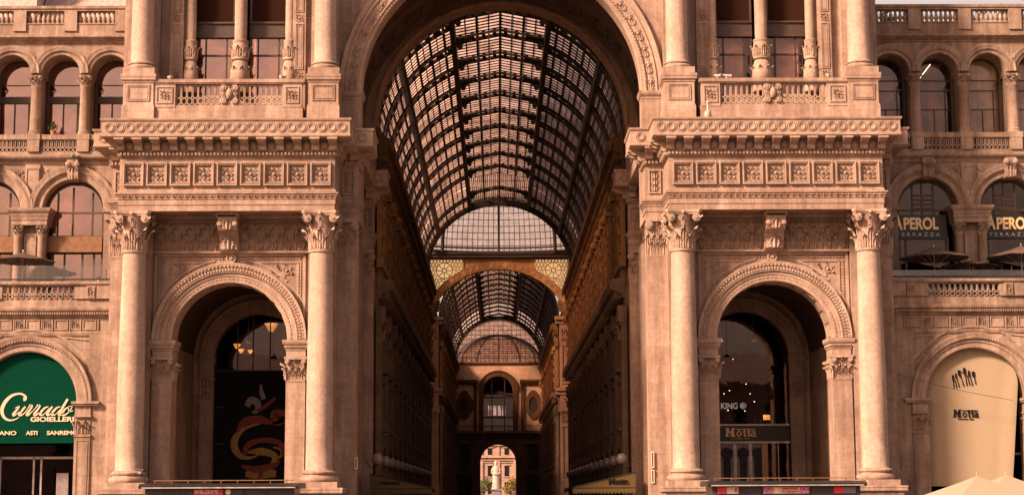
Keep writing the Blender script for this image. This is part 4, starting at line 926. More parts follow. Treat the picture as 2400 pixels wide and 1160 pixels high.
def octagon():
    YC, APC, HWC, APD, HWD = 113.5, 18.5, 9.2, 19.58, 6.58
    T = thing('octagon_crossing', 'tall octagonal crossing with lit lattice spandrels under the glass dome', 'building')
    RI, RO, ZC = 9.75, 10.75, 20.85                          # flat segmental arch on each wide face
    def face(hw, wide):
        lat = MB(); gl = MB(); sol = MB(); ring = MB(); pier = MB(); piers = []
        if wide:
            for sx in (-1,1):
                for i in range(12):
                    for j in range(14):
                        x = 4.7+i*.42+(j%2)*.21; z = 25.2+j*.5
                        if x*x+(z-ZC)**2 < (RO+.1)**2 or x > hw-.15 or (x-7.05)**2+(z-30.45)**2 < 1.35: continue
                        lat.plate([(sx*x+.25*cos(q),z+.25*sin(q)) for q in [pi/4*k for k in range(8)]], [(sx*x+.155*cos(q),z+.155*sin(q)) for q in [pi/4*k for k in range(8)]], -.05, .05)
                for r0, r1, nn in ((.98,1.1,24),(.22,.34,12)):
                    lat.plate([(sx*7.05+r1*cos(2*pi*k/nn),30.45+r1*sin(2*pi*k/nn)) for k in range(nn)], [(sx*7.05+r0*cos(2*pi*k/nn),30.45+r0*sin(2*pi*k/nn)) for k in range(nn)], -.1, .05)
                for k in range(8):
                    q = k*pi/4; lat.obox((sx*7.05+.62*cos(q),-.04,30.45+.62*sin(q)), (.36*cos(q),0,.36*sin(q)), (-.05*sin(q),0,.05*cos(q)), (0,.05,0))
                for x in (2.6,4.6): lat.box(sx*x-.09,sx*x+.09,-.12,.05,30,32.2)
                lat.box(sx*(hw-.12)-.12,sx*(hw-.12)+.12,-.12,.05,25,32.2)
            o = [(RO*cos(q), ZC+RO*sin(q)) for q in [radians(32)+radians(116)*i/30 for i in range(31)]]
            gl.prism([(hw,26.4)]+o+[(-hw,26.4),(-hw,32.2),(hw,32.2)], .12, .15)
            o = [(RO*cos(q), ZC+RO*sin(q)) for q in [radians(64.5)+radians(51)*i/20 for i in range(21)]]
            sol.prism(o+[(-4.6,32.2),(4.6,32.2)], -.0, .1)
            ring.arc(0, ZC, [(RI,.8),(RI,-.25),(RI+.1,-.3),(RI+.8,-.3),(RO-.06,-.36),(RO,-.36),(RO,.4)], radians(29.5), radians(150.5), 48)
            for i in range(23):
                q = radians(33+i*114/22)
                if i % 2: ring.beads(0, ZC, RI+.45, -.32, 1, .12, .10, .06, q-.01, q+.01)
                else: ring.lathey((RI+.45)*cos(q), ZC+(RI+.45)*sin(q), [(.10,-.34),(.22,-.36),(.30,-.3)], 12)
            for sx in (-1,1):
                pier = MB(); piers.append(pier)
                def bx(x0, x1, *r): a, b_ = sorted((sx*x0, sx*x1)); pier.box(a, b_, *r)
                bx(7.75,9.3,-.4,.6,0,24.2)
                for z, d in ((23.5,.5),(24.0,.75),(14.4,.5),(14.9,.7)): bx(7.4-d*.3,9.4,-d,.6,z,z+.45)
                bx(7.6,9.35,-.6,.6,12.2,13.0); bx(7.6,9.35,-.6,.6,0,3)
                for zz in (21.4,11.0):
                    for q in (.35,.8,1.25): pier.leaf((sx*(7.75+q),-.4,zz), (0,-1,0), 1.7, .3, .4, 5)
                for z0, z1 in ((15.8,20.8),(4,10.5)): pier.plate([(sx*8.0,z0),(sx*9.1,z0),(sx*9.1,z1),(sx*8.0,z1)],[(sx*8.15,z0+.2),(sx*8.95,z0+.2),(sx*8.95,z1-.2),(sx*8.15,z1-.2)],-.5,-.4)
        else:
            sol.box(-hw,hw,0,1.2,0,32.2); sol.box(-hw,hw,-.5,.2,14.3,15.2); sol.box(-hw,hw,-.6,.2,23.4,24.3)
            for x in (-4,0,4):
                sol.box(x-1.1,x+1.1,-.25,0,16.2,16.6); sol.box(x-1.2,x+1.2,-.3,0,20.2,20.6); sol.box(x-1.2,x+1.2,-.3,0,11,11.4)
                for sx in (-1,1): sol.box(x+sx*.9-.15,x+sx*.9+.15,-.2,0,16.6,20.2); sol.box(x+sx*.9-.15,x+sx*.9+.15,-.2,0,6.6,11)
            ring.arc(0, 25, [(5.4,0),(5.4,-.3),(6.2,-.3),(6.2,0)], 0, pi, 30)
        return [lat, gl, sol, ring]+piers
    wide = [m.mesh(n) if m.v else None for m, n in zip(face(HWC, True), ('lattice_spandrel','spandrel_glass','spandrel_panel','ringed_arch','corner_pier','corner_pier'))]
    diag = [m.mesh(n) if m.v else None for m, n in zip(face(HWD, False), ('x','y','diagonal_wall','lunette_arch'))]
    mats = (M['ringarch'],M['amber'],M['ringarch'],M['ringarch'],M['end'],M['end'])
    back = MB().box(-9.2,9.2,6,6.4,0,32).mesh('side_arm_wall')
    for k in range(8):
        a = k*pi/4; ap = APD if k % 2 else APC; loc = (ap*sin(a), YC+ap*cos(a), 0)
        for i, (me, m) in enumerate(zip(diag if k % 2 else wide, mats)):
            if me is None or (k == 4 and i < 4): continue
            if k % 2: m = M['end'] if i == 2 else M['gold']
            o = link(me.name.split('.')[0], me, m, T, loc); o.rotation_euler[2] = -a
        if k in (2,6): o = link('side_arm_wall', back, M['nave'], T, loc); o.rotation_euler[2] = -a
    D = thing('glass_dome', 'glass and iron dome rising over the octagonal crossing', 'dome')
    RB, H, ZB = 19.4, 14.0, 32.9
    prof = [(RB*cos(q), ZB+H*sin(q)) for q in [pi/2*i/12 for i in range(12)]]
    g = MB(); n = 16
    vs = [(r*cos(2*pi*i/48), YC+r*sin(2*pi*i/48), z) for r,z in prof for i in range(48)]
    g.add(vs, [(k*48+i,k*48+(i+1)%48,(k+1)*48+(i+1)%48,(k+1)*48+i) for k in range(11) for i in range(48)]); P('glass', g, M['clearroof'], D)
    b = MB()
    for i in range(176):
        a = 2*pi*i/176
        if i % 11: b.tube([((r-.05)*cos(a), YC+(r-.05)*sin(a), z) for r,z in prof[:10]], .042, 4)
    for r, z in [(RB*cos(q), ZB+H*sin(q)) for q in [pi/2*i/26 for i in range(1,24)]]:
        b.tube([((r-.05)*cos(2*pi*i/64), YC+(r-.05)*sin(2*pi*i/64), z) for i in range(65)], .045, 4)
    P('glazing_bars', b, M['iron'], D)
    for i in range(16):
        a = 2*pi*i/16
        w = .26 if i % 2 else .16
        b = MB(); m = len(prof)
        b.tube([((r-.35)*cos(a), YC+(r-.35)*sin(a), z-.1) for r,z in prof], w, 6); P('rib', b, M['purlin'], D)
    for q in (.02, 3.6, 6.9):
        i = q/12; r, z = RB*cos(pi/2*i), ZB+H*sin(pi/2*i)
        b = MB()
        for dz in (0,.5): b.tube([((r-.3-dz*.2)*cos(2*pi*k/64), YC+(r-.3-dz*.2)*sin(2*pi*k/64), z+dz) for k in range(65)], .13, 5)
        P('ring', b, M['purlin'], D)
    C8 = [(HWC,APC),(APC,HWC),(APC,-HWC),(HWC,-APC),(-HWC,-APC),(-APC,-HWC),(-APC,HWC),(-HWC,APC)]
    ln = [(x,YC+y) for x,y in C8]
    b = MB(); b.plan((ln[4:]+ln[:4])[::-1], [(.2,32.0),(.6,32.1),(.6,32.4),(.75,32.5),(.75,32.9),(-.9,32.95),(-.9,32.0),(.2,32.0)]); P('base_beam', b, M['purlin'], D)
    for x, y in C8:                                         # ribs run down to the eagles on the piers
        d = Vector((x,y,0)).normalized(); t = Vector((-d.y,d.x,0)); o = -d
        q = lambda k, z: (x*k, YC+y*k, z)
        P('rib_foot', MB().tube([q(.99,32.4),q(.975,28.5),q(.955,26.2)], [.26,.22,.16], 6), M['purlin'], D)
        e = MB(); c = Vector(q(.945,25.4))
        e.tube([c-Vector((0,0,.9)),c-Vector((0,0,.3)),c+Vector((0,0,.4))+o*.2,c+Vector((0,0,.75))+o*.4,c+Vector((0,0,.72))+o*.65], [.25,.42,.34,.2,.05], 8)
        for sg in (-1,1):
            for f in range(4): e.leaf(c+t*sg*.25+Vector((0,0,.2-f*.15)), o, 1.7-f*.22, .26, .15, 4, up=(t*sg+Vector((0,0,1.0-f*.3))).normalized())
        P('eagle_ornament', e, M['gold'], D)
    return T

def end_block():
    T = thing('arcade_end_wall', 'ochre end wall of the arcade with tall arched window above an open archway', 'building')
    Y = 207.; em, gd = M['end'], M['gold']
    P('wall', MB().prism(arched(-8.6, 8.6, 12.4, 24, -.1, 2.5, 19.4, 28), Y, Y+1), M['endwall'], T)
    P('lower_wall', MB().prism(arched(-8.6, 8.6, 0, 11.9, -.15, 3.05, 7.3, 28), Y, Y+4), M['nave'], T)
    P('archway_moulding', MB().arc(-.15, 7.3, [(3.05,Y+1),(3.05,Y-.2),(3.2,Y-.3),(3.8,Y-.3),(3.9,Y-.4),(4.0,Y-.4),(4.02,Y)], 0, pi, 32), M['nave'], T)
    mb = MB(); mb.plan([(9,Y),(-9,Y)], [(0,11.3),(.3,11.4),(.3,11.9),(.9,12.1),(.9,12.5),(.4,12.55),(.4,12.6),(-.5,12.62)]); P('balcony', mb, M['nave'], T)
    r = MB(); r.box(-8,8,Y-.75,Y-.7,13.4,13.48)
    for i in range(60): r.box(-8+i*.267,-7.95+i*.267,Y-.75,Y-.7,12.6,13.4)
    P('railing', r, M['iron'], T)
    mb = MB(); mb.arc(-.1, 19.4, [(2.5,Y+.6),(2.5,Y-.2),(2.65,Y-.25),(3.2,Y-.25),(3.3,Y-.35),(3.5,Y-.35),(3.52,Y)], 0, pi, 36)
    for sx in (-1,1): mb.box(-.1+sx*2.5,-.1+sx*3.3,Y-.25,Y,12.6,19.4)
    W = P('arched_window', mb, gd, T)
    f = MB()
    for x in (-1.2,1.0): f.box(x-.08,x+.08,Y+.3,Y+.4,12.6,21.6)
    for z in (14.9,18.3,18.9): f.box(-2.6,2.4,Y+.3,Y+.42,z-.12,z+.12)
    P('frame', f, M['wood'], W); P('pane', MB().prism(archpane(-.1,2.5,19.4,12.6), Y+.5, Y+.52), M['dim'], W)
    b = MB()
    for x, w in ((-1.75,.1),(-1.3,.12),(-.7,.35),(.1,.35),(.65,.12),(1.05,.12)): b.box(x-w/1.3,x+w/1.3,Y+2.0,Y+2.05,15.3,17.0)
    P('daylight_glow_plates', b, emit('emissive_daylight', (1.,.68,.55), .9), W)  # glowing plates stand in for daylight beyond the window
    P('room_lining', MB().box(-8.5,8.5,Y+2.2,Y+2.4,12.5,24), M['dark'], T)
    for sx in (-1,1):
        mb = MB()
        o = [(sx*5.9+rr*1.0*cos(q)*(1+.10*cos(4*q)), 17.0+rr*1.55*sin(q)*(1+.06*cos(4*q))) for q in [2*pi*i/24 for i in range(24)] for rr in (1.55,)]
        q_ = [(sx*5.9+.75*cos(q), 17.0+1.35*sin(q)) for q in [2*pi*i/24 for i in range(24)]]
        mb.plate(o, q_, Y-.18, Y); k = P('oval_window', mb, gd, T); P('pane', MB().prism(q_, Y-.04, Y-.02), M['dark'], k)
        mb = MB(); mb.box(sx*4.05-.3,sx*4.05+.3,Y-.3,Y,12.6,20.6); mb.leaf((sx*4.05,Y-.3,19.4), (0,-1,0), 1.2, .3, .4, 4); mb.box(sx*7.9-.4,sx*7.9+.4,Y-.3,Y,12.6,20.6); P('pilaster', mb, gd, T)
        mb = MB(); a, b_ = sorted((sx*3.6,sx*8.8)); mb.box(a,b_,Y-.5,Y,20.6,20.9); mb.box(a,b_,Y-.7,Y,20.9,21.3); P('cornice', mb, gd, T)
        mb = MB(); mb.box(sx*5.8-1.2,sx*5.8+1.2,Y-.15,Y-.0,0,4.6)
        mb.box(sx*5.8-.75,sx*5.8+.75,Y-.2,Y,6.2,10.2); P('side_door', mb, M['dark'], T)
        mb = MB()
        for q in (-1,1): mb.box(sx*5.8+q*1.35-.25,sx*5.8+q*1.35+.25,Y-.35,Y,0,10.8)
        mb.box(sx*5.8-1.7,sx*5.8+1.7,Y-.5,Y,5.2,5.8); mb.box(sx*5.8-1.7,sx*5.8+1.7,Y-.5,Y,10.4,10.9); P('door_surround', mb, M['nave'], T)
    P('top_band', MB().box(-8.6,8.6,Y-.3,Y+1,24,24.3), gd, T)
    # glazed apse over the end wall
    A = thing('glazed_apse', 'small ribbed glass half dome closing the far end of the arcade roof', 'dome')
    RX, RY, RZ, ZB, YB = 7.3, 6.0, 4.8, 24.35, 207.3
    prof = [pi/2*i/8 for i in range(9)]
    g = MB(); vs = [(RX*cos(q)*cos(pi*i/24), YB-RY*cos(q)*sin(pi*i/24)*.35+1.5, ZB+RZ*sin(q)) for q in prof for i in range(25)]
    g.add(vs, [(k*25+i,k*25+i+1,(k+1)*25+i+1,(k+1)*25+i) for k in range(8) for i in range(24)]); P('glass', g, M['clearroof'], A)
    for i in (0,4,8,12,16,20,24):
        P('rib', MB().tube([(RX*cos(q)*cos(pi*i/24), YB-RY*cos(q)*sin(pi*i/24)*.35+1.45, ZB+RZ*sin(q)) for q in prof], .14, 5), M['purlin'], A)
    b = MB()
    for q in prof[1:8]: b.tube([(RX*cos(q)*cos(pi*i/24), YB-RY*cos(q)*sin(pi*i/24)*.35+1.46, ZB+RZ*sin(q)) for i in range(25)], .045, 4)
    for i in range(0, 97):
        if i % 16: b.tube([(RX*cos(q)*cos(pi*i/96), YB-RY*cos(q)*sin(pi*i/96)*.35+1.46, ZB+RZ*sin(q)) for q in prof], .025, 4)
    P('glazing_bars', b, M['iron'], A)
    o = [(-.05+7.3*cos(pi*i/30), 24.35+7.4*sin(pi*i/30)) for i in range(31)]
    P('lunette_glass', MB().prism(o, 208.6, 208.62), M['clearroof'], A)
    b = MB(); b.arcbox(-.05, 24.35, 7.2, 7.6, 208.4, 208.8, 0, pi, 30)
    for i in range(-9,10):
        x = i*.78; b.box(x-.04-.05,x+.04-.05,208.5,208.58,24.4,24.35+sqrt(max(.1,7.3**2-x*x)))
    for i in range(1,9):
        z = i*.8; w_ = sqrt(7.3**2-z*z); b.box(-w_,w_,208.48,208.59,24.35+z-.05,24.35+z+.05)
    P('lunette_bars', b, M['iron'], A)
# ------------------------------------------------------------------ people (continuous skinned bodies)
def person(label, loc, rz, arm_l, arm_r, lean=0., shirt='coat', group=None):
    S_ = [((0,0,.95),.13),((0,-lean*.3,1.15),.135),((0,-lean*.7,1.36),.15),((0,-lean,1.47),.075),((0,-lean-.01,1.55),.062),((0,-lean-.02,1.64),.092),((0,-lean-.02,1.72),.085),
          ((.19,-lean,1.42),.062),(arm_l[0],.045),(arm_l[1],.034),((-.19,-lean,1.42),.062),(arm_r[0],.045),(arm_r[1],.034),
          ((.10,0,.86),.095),((.11,-.01,.48),.062),((.11,.02,.08),.045),((.11,-.14,.04),.04),((-.10,0,.86),.095),((-.11,-.01,.48),.062),((-.11,.02,.08),.045),((-.11,-.14,.04),.04)]
    E_ = [(0,1),(1,2),(2,3),(3,4),(4,5),(5,6),(2,7),(7,8),(8,9),(2,10),(10,11),(11,12),(0,13),(13,14),(14,15),(15,16),(0,17),(17,18),(18,19),(19,20)]
    me = bpy.data.meshes.new('body'); me.from_pydata([p for p,_ in S_], E_, [])
    o = bpy.data.objects.new('person', me); COL.objects.link(o)
    sk = o.modifiers.new('skin', 'SKIN'); sk.use_smooth_shade = True
    for i, (_, r) in enumerate(S_): me.skin_vertices[0].data[i].radius = (r, r*.8 if i in (0,1,2) else r)
    me.skin_vertices[0].data[0].use_root = True
    o.modifiers.new('sub', 'SUBSURF').levels = 2
    bpy.context.view_layer.update(); dg = bpy.context.evaluated_depsgraph_get()
    m2 = bpy.data.meshes.new_from_object(o.evaluated_get(dg)); o.modifiers.clear(); o.data = m2
    m2.materials.clear()
    for k in ('skin', shirt, 'coat'): m2.materials.append(M[k])
    for p in m2.polygons:
        c = p.center; p.material_index = 0 if c.z > 1.5 or (Vector(c)-Vector(arm_l[1])).length < .1 or (Vector(c)-Vector(arm_r[1])).length < .1 else (1 if c.z > .92 else 2)
    o.location = loc; o.rotation_euler[2] = rz; tag(o, label, 'person', group, 'thing')
    hx = MB(); y = -lean
    hx.ball((0,y+.012,1.705), .108, 12, 8, .95); h = P('hair', hx, M['hair'], o)
    f = MB(); f.leaf((0,y-.105,1.60), (0,-1,0), .05, .018, .02, 3)
    for sx in (-1,1): f.ball((sx*.034,y-.098,1.655), .012, 6, 4); f.ball((sx*.093,y-.01,1.63), .022, 6, 4)
    P('face', f, M['skin'], o)
    return o

# ------------------------------------------------------------------ small things
def banner(cx, r, zs, z0, y, mat, name, label, cat, bill=.05, folds=None, edge=None):
    T = thing(name, label, cat, (0,0,0))
    mb = MB(); n, m = 44, 24; vs = []
    for i in range(n+1):
        u = -1+2*i/n; x = cx+r*u
        top = zs+r*sqrt(max(0,1-u*u))
        for j in range(m+1):
            z = z0+(top-z0)*j/m; xx = x
            if edge: xx = cx-r+(x-cx+r)*edge(z)
            yy = y+bill*sin(j/m*pi)*sin((u+1)*pi/2)*-1
            if folds: yy += folds(u, j/m)
            vs.append((xx, yy, z))
    mb.add(vs, [(i*(m+1)+j, (i+1)*(m+1)+j, (i+1)*(m+1)+j+1, i*(m+1)+j+1) for i in range(n) for j in range(m)])
    P('canvas', mb, mat, T)
    return T
def pen(mb, pts, ws, f, y, th=.02):                       # calligraphic stroke: smooth path with changing width, laid flat in x, z
    P_ = [Vector(f(*p)) for p in pts]; out = []
    n = 8
    for i in range(len(P_)-1):
        p0, p1, p2, p3 = P_[max(i-1,0)], P_[i], P_[i+1], P_[min(i+2,len(P_)-1)]
        for k in range(n):
            t = k/n
            out.append((.5*((2*p1)+(p2-p0)*t+(2*p0-5*p1+4*p2-p3)*t*t+(3*p1-p0-3*p2+p3)*t**3), ws[i]+(ws[i+1]-ws[i])*t))
    out.append((P_[-1], ws[-1])); L, R_ = [], []
    for i, (p, w) in enumerate(out):
        d = (out[min(i+1,len(out)-1)][0]-out[max(i-1,0)][0]); d = d.normalized() if d.length > 1e-6 else Vector((1,0))
        q = Vector((-d.y, d.x))*w/2; L.append(p+q); R_.append(p-q)
    m = len(L); vs = [(p.x,y,p.y) for p in L]+[(p.x,y,p.y) for p in R_]+[(p.x,y+th,p.y) for p in L]+[(p.x,y+th,p.y) for p in R_]
    fs = []
    for i in range(m-1): fs += [(i,i+m,i+m+1,i+1),(i,i+1,i+1+2*m,i+2*m),(i+m,i+3*m,i+1+3*m,i+1+m)]
    mb.add(vs, fs)
def parasol(label, loc, R, h, rise, mat, n=8, rot=0., group=None, square=False, val=.0):
    T = thing('parasol', label, 'parasol', loc, group)
    mb = MB(); vs = [(0,0,h)]; rings = 5; k = n*4
    for j in range(1, rings+1):
        for i in range(k):
            a = 2*pi*i/k+rot; f = (i % 4)/4; sag = 1-.05*sin(f*pi)
            rr = R*j/rings
            if square: rr = rr/max(abs(cos(a-rot)),abs(sin(a-rot)))
            vs.append((rr*sag*cos(a), rr*sag*sin(a), h-rise*(j/rings)**.92-.035*R*sin(f*pi)*(j/rings)*.6))
    fs = [(0,1+i,1+(i+1)%k) for i in range(k)]+[(1+(j*k)+i, 1+(j+1)*k+i, 1+(j+1)*k+(i+1)%k, 1+j*k+(i+1)%k) for j in range(rings-1) for i in range(k)]
    if val:
        o = len(vs); b = 1+(rings-1)*k
        vs += [(vs[b+i][0],vs[b+i][1],vs[b+i][2]-val) for i in range(k)]; fs += [(b+i, o+i, o+(i+1)%k, b+(i+1)%k) for i in range(k)]
    mb.add(vs, fs); P('canopy', mb, mat, T, sharp=25)
    pm = MB(); pm.tube([(0,0,0),(0,0,h+.05)], .03, 8); pm.ball((0,0,h+.08), .05, 8, 6); P('pole', pm, M['lgrey'], T)
    rb = MB()
    for i in range(n):
        a = 2*pi*i/n+rot; q = R/max(abs(cos(a-rot)),abs(sin(a-rot))) if square else R
        rb.tube([(0,0,h-.06),(q*.97*cos(a),q*.97*sin(a),h-rise-.03)], .012, 4); rb.tube([(0,0,h-rise-.5),(q*.5*cos(a),q*.5*sin(a),h-rise*.5-.06)], .01, 4)
    P('ribs', rb, M['lgrey'], T)
    return T
def tree(label, x, y, h, r, mat, seed):
    T = thing('tree', label, 'tree', (x,y,0), 'trees on the square beyond the arcade'); rnd = random.Random(seed)
    b = MB(); b.tube([(0,0,0),(.05,0,h*.3),(0,.1,h*.55),(.1,0,h*.8)], [.2,.16,.1,.04], 8)
    tips = []
    for i in range(9):
        a = rnd.uniform(0,6.28); z = h*rnd.uniform(.3,.7); q = Vector((cos(a)*r*rnd.uniform(.5,.9), sin(a)*r*rnd.uniform(.5,.9), z+h*rnd.uniform(.1,.25))); b.tube([(0,0,z),q*.5+Vector((0,0,z*.5+.1)),q], [.07,.05,.02], 5); tips.append(q)
    P('trunk', b, M['bark'], T)
    m = MB()
    for i in range(1500):
        c = rnd.choice(tips)+Vector((rnd.gauss(0,1),rnd.gauss(0,1),rnd.gauss(0,1)))*r*.3
        u = Vector((rnd.gauss(0,1),rnd.gauss(0,1),rnd.gauss(0,1))).normalized(); w = u.orthogonal().normalized(); s = rnd.uniform(.08,.17)
        m.add([c-u*s*1.4, c+w*s*.6, c+u*s*1.4, c-w*s*.6], [(0,1,2,3)])
    P('crown', m, mat, T)
def shrub(name, label, cat, x, y, z, h, r, n, seed, pot=True, group=None):
    T = thing(name, label, cat, (x,y,z), group); rnd = random.Random(seed)
    if pot: P('pot', MB().lathe(0,0,[(.12,0),(.16,.28),(.18,.28),(.18,.34),(.15,.34)], 14), M['terra'], T)
    m = MB(); z0 = .3 if pot else 0.
    for i in range(n):
        a = rnd.uniform(0,6.28); q = rnd.random()**.6
        c = Vector((cos(a)*r*q*rnd.random(), sin(a)*r*q*rnd.random()*.8, z0+h*(1-q*.8)*rnd.uniform(.2,1)))
        m.leaf(c, (cos(a),sin(a),.3), rnd.uniform(.12,.25), .045, .12, 3)
    m.tube([(0,0,0),(0,0,z0+h*.7)], .02, 5); P('foliage', m, M['leaf'], T)

def camera_thing(label, x, y, z, yaw, big=.8, mat='camw', group='security cameras on the parapets'):
    T = thing('security_camera', label, 'security camera', (x,y,z), group)
    b = MB(); b.tube([(0,-.28*big,.16*big),(0,.22*big,.24*big)], .085*big, 10); b.tube([(0,-.36*big,.15*big),(0,-.27*big,.165*big)], .11*big, 10)
    o = P('body', b, M[mat], T); o.rotation_euler[2] = yaw
    o = P('mount', MB().tube([(0,0,-.02),(0,0,.2*big)], .04*big, 8).box(-.1*big,.1*big,-.1*big,.1*big,-.02,.03), M['lgrey'], T)
    return T
def place_things():
    global S
    S = 1
    # terrace people and bar staff first: they need small evaluations
    person('person seen from behind the terrace glass beside the pavilion edge', (-22.25,4.9,11.97), 2.6, ((.28,.02,1.16),(.22,-.18,1.0)), ((-.28,.02,1.16),(-.22,-.18,1.0)), 0., 'coat', None)
    person('person in pale shirt sitting room of the terrace near the big dark parasol', (-24.4,5.2,11.85), .3, ((.28,.02,1.16),(.22,-.18,1.0)), ((-.28,.02,1.16),(-.22,-.2,1.05)), .06, 'shirt', None)['label'] = 'person in pale shirt on the terrace under the dark parasol'
    person('person in white shirt working behind the lit bar counter', (13.5,14,4.72), .5, ((.27,-.1,1.15),(.16,-.34,1.1)), ((-.27,-.1,1.15),(-.16,-.34,1.12)), .12, 'shirt', None)
    person('person in dark jacket leaning over the bar counter', (14.6,14.1,4.66), -.6, ((.27,-.1,1.15),(.16,-.34,1.1)), ((-.27,-.1,1.15),(-.16,-.34,1.12)), .16, 'coat', None)
    # green awning cloth of the jeweller
    g = banner(-25.3, 2.64, 6.72, 4.55, 2.68, M['greencl'], 'canvas_banner', 'bottle green canvas banner with cream script lettering filling the left arch', 'banner', .03)
    f = lambda u, v: (-26.77+u/7.735*.02307, 5.74-(900+v/7.735-985)*.02267)
    k = .02307/7.735; mb = MB(); Y = 2.625
    st = lambda pts, ws: pen(mb, pts, [w*k for w in ws], f, Y)
    st([(415,270),(445,262),(452,225),(400,182),(320,168),(200,208),(105,300),(52,400),(40,480),(62,560),(115,622),(190,648),(270,636),(350,596)], [70,60,40,32,34,48,62,66,62,52,40,30,22,10])
    st([(272,430),(345,402),(248,535),(262,560),(320,520),(392,470)], [8,24,44,30,14,10]); st([(455,402),(352,535),(380,558),(440,520),(505,430),(548,365)], [30,42,32,16,12,34])
    st([(540,372),(575,398),(488,535),(515,552),(580,490),(640,420),(684,366)], [16,28,44,30,12,12,34]); st([(676,374),(712,398),(622,535),(650,555),(725,495)], [16,28,44,30,10])
    for dx in (0, 212): st([(925-dx+0 if 0 else 865+dx,405),(800+dx,430),(722+dx,520),(735+dx,556),(790+dx,540),(885+dx,430)], [14,30,42,32,14,10])
    st([(935,402),(848,530),(875,556),(945,505)], [30,42,28,10]); st([(1205,268),(1062,528),(1085,556),(1150,505)], [40,42,28,10])
    st([(1245,402),(1170,445),(1112,530),(1140,562),(1215,520),(1275,440),(1285,405),(1235,402),(1225,460),(1250,492),(1310,475)], [10,28,42,28,20,16,12,10,16,26,8])
    P('lettering', mb, M['cream_letter'], g)
    text('GIOIELLERIE', -25.12, -22.55, 5.80, 2.63, M['cream_letter'], g, .035, .26)
    text('ASTI', -25.32, -24.70, 5.08, 2.63, M['cream_letter'], g, .035, .22); text('SANREMO', -24.22, -22.60, 5.08, 2.63, M['cream_letter'], g, .03, .22); text('MILANO', -27.35, -25.84, 5.08, 2.63, M['cream_letter'], g, .03, .22)
    # cream canvas of the pastry shop
    def fold(u, v): return (.11*sin((u-.45)*11)*max(0,u-.45) if u > .45 else 0) + .015*(1+sin(u*3+v*2))
    b = banner(25.3, 2.66, 6.72, 2.08, 2.74, M['creamcl'], 'canvas_banner', 'cream canvas hanging in the right arch with black cutlery drawing', 'banner', .0, fold, lambda z: 1. if z > 8.2 else (1-.066*(8.2-z)/1.3 if z > 6.9 else .934-.018*(6.9-z)))
    def motta(x0, x1, z, h, y, mat, par, sub):
        w = x1-x0
        m = MB(); f_ = lambda u, v: (x0+u*w, z+(v-.5)*h); a0, a1 = y-.012, y+.008
        def poly(*p): m.prism([f_(*q) for q in p], a0, a1)
        poly((.01,0),(.13,0),(.13,.1),(.105,.12),(.11,.62),(.155,.2),(.19,.62),(.19,.12),(.17,.1),(.17,0),(.33,0),(.33,.1),(.30,.12),(.29,.9),(.32,.92),(.32,1),(.22,1),(.165,.5),(.12,1),(.02,1),(.02,.92),(.045,.9),(.03,.12),(.01,.1))
        n = 20; o = [f_(.445+.085*cos(2*pi*i/n), .33+.34*sin(2*pi*i/n)) for i in range(n)]; q_ = [f_(.445+.038*cos(2*pi*i/n), .33+.23*sin(2*pi*i/n)) for i in range(n)]; m.plate(o, q_, a0, a1)
        for t in (.555,.685): poly((t,.55),(t+.03,.60),(t+.035,.95),(t+.09,.95),(t+.09,.62),(t+.12,.62),(t+.12,.52),(t+.09,.52),(t+.09,.16),(t+.12,.14),(t+.12,.02),(t+.04,0),(t+.035,.52),(t,.50))
        o = [f_(.875+.065*cos(2*pi*i/n), .22+.24*sin(2*pi*i/n)) for i in range(n)]; q_ = [f_(.875+.028*cos(2*pi*i/n), .22+.13*sin(2*pi*i/n)) for i in range(n)]; m.plate(o, q_, a0, a1)
        poly((.915,.0),(.915,.52),(.90,.60),(.83,.58),(.83,.66),(.91,.70),(.955,.62),(.96,.12),(.99,.10),(.99,0))
        poly((.34,.80),(.95,.80),(.95,.90),(.34,.90))
        P('lettering', m, mat, par); text('MILANO 1928', x0+w*.2, x1-w*.22, z-h*.72, y, mat, par, .0, h*.14)
    motta(24.10, 25.50, 5.93, .42, 2.73, M['ink'], b, 1)
    mb = MB(); fz = lambda u, v: (24.12+(u-150)*.00298, 8.36-(v-90)*.00296)
    for x0, z0, x1, z1, hd in ((170,240,185,450,30),(225,210,280,440,22),(285,150,365,425,40),(380,110,420,415,38),(460,160,520,415,30),(540,175,580,385,44)):
        pen(mb, [(x0,z0-20),(x0+6,z0+55),(x0+(x1-x0)*.5,(z0+z1)/2),(x1,z1)], [hd*.0035,hd*.004,.035,.05], fz, 2.726)
    for a in ((205,310,235,450),(330,160,390,200),(430,220,470,405)): pen(mb, [(a[0],a[1]),((a[0]+a[2])/2,(a[1]+a[3])/2),(a[2],a[3])], [.05,.04,.05], fz, 2.726)
    P('cutlery_drawing', mb, M['ink'], b)
    # shop interiors behind the ground arches
    for sx in (-1,1):
        T = thing('shop_front', ('dark shop glazing with pale frames below the green canvas' if sx < 0 else 'dark shop window behind the edge of the cream canvas'), 'shop front')
        P('back_panel', MB().box(sx*20.8,sx*39,5.4,5.6,0,11.2), M['dark'], T)
        mb = MB()
        for x in (22.9,24.9,25.3,27.1,31.9,34.6,37.2): mb.box(sx*x-.05,sx*x+.05,4.3,4.42,0,9.3 if sx>0 else 3.85)
        mb.box(sx*22,sx*38,4.3,4.42,3.75,3.88)
        P('frame', mb, M['lgrey'], T); P('pane', MB().box(sx*22,sx*38,4.35,4.37,0,9.4), M['dim'], T)
        if sx < 0:
            P('poster', MB().box(-24.05,-23.4,4.25,4.28,1.7,3.0), M['print'], T)
            P('pilaster', MB().box(-26.1,-25.4,4.6,5.2,0,9), M['soffit'], T)
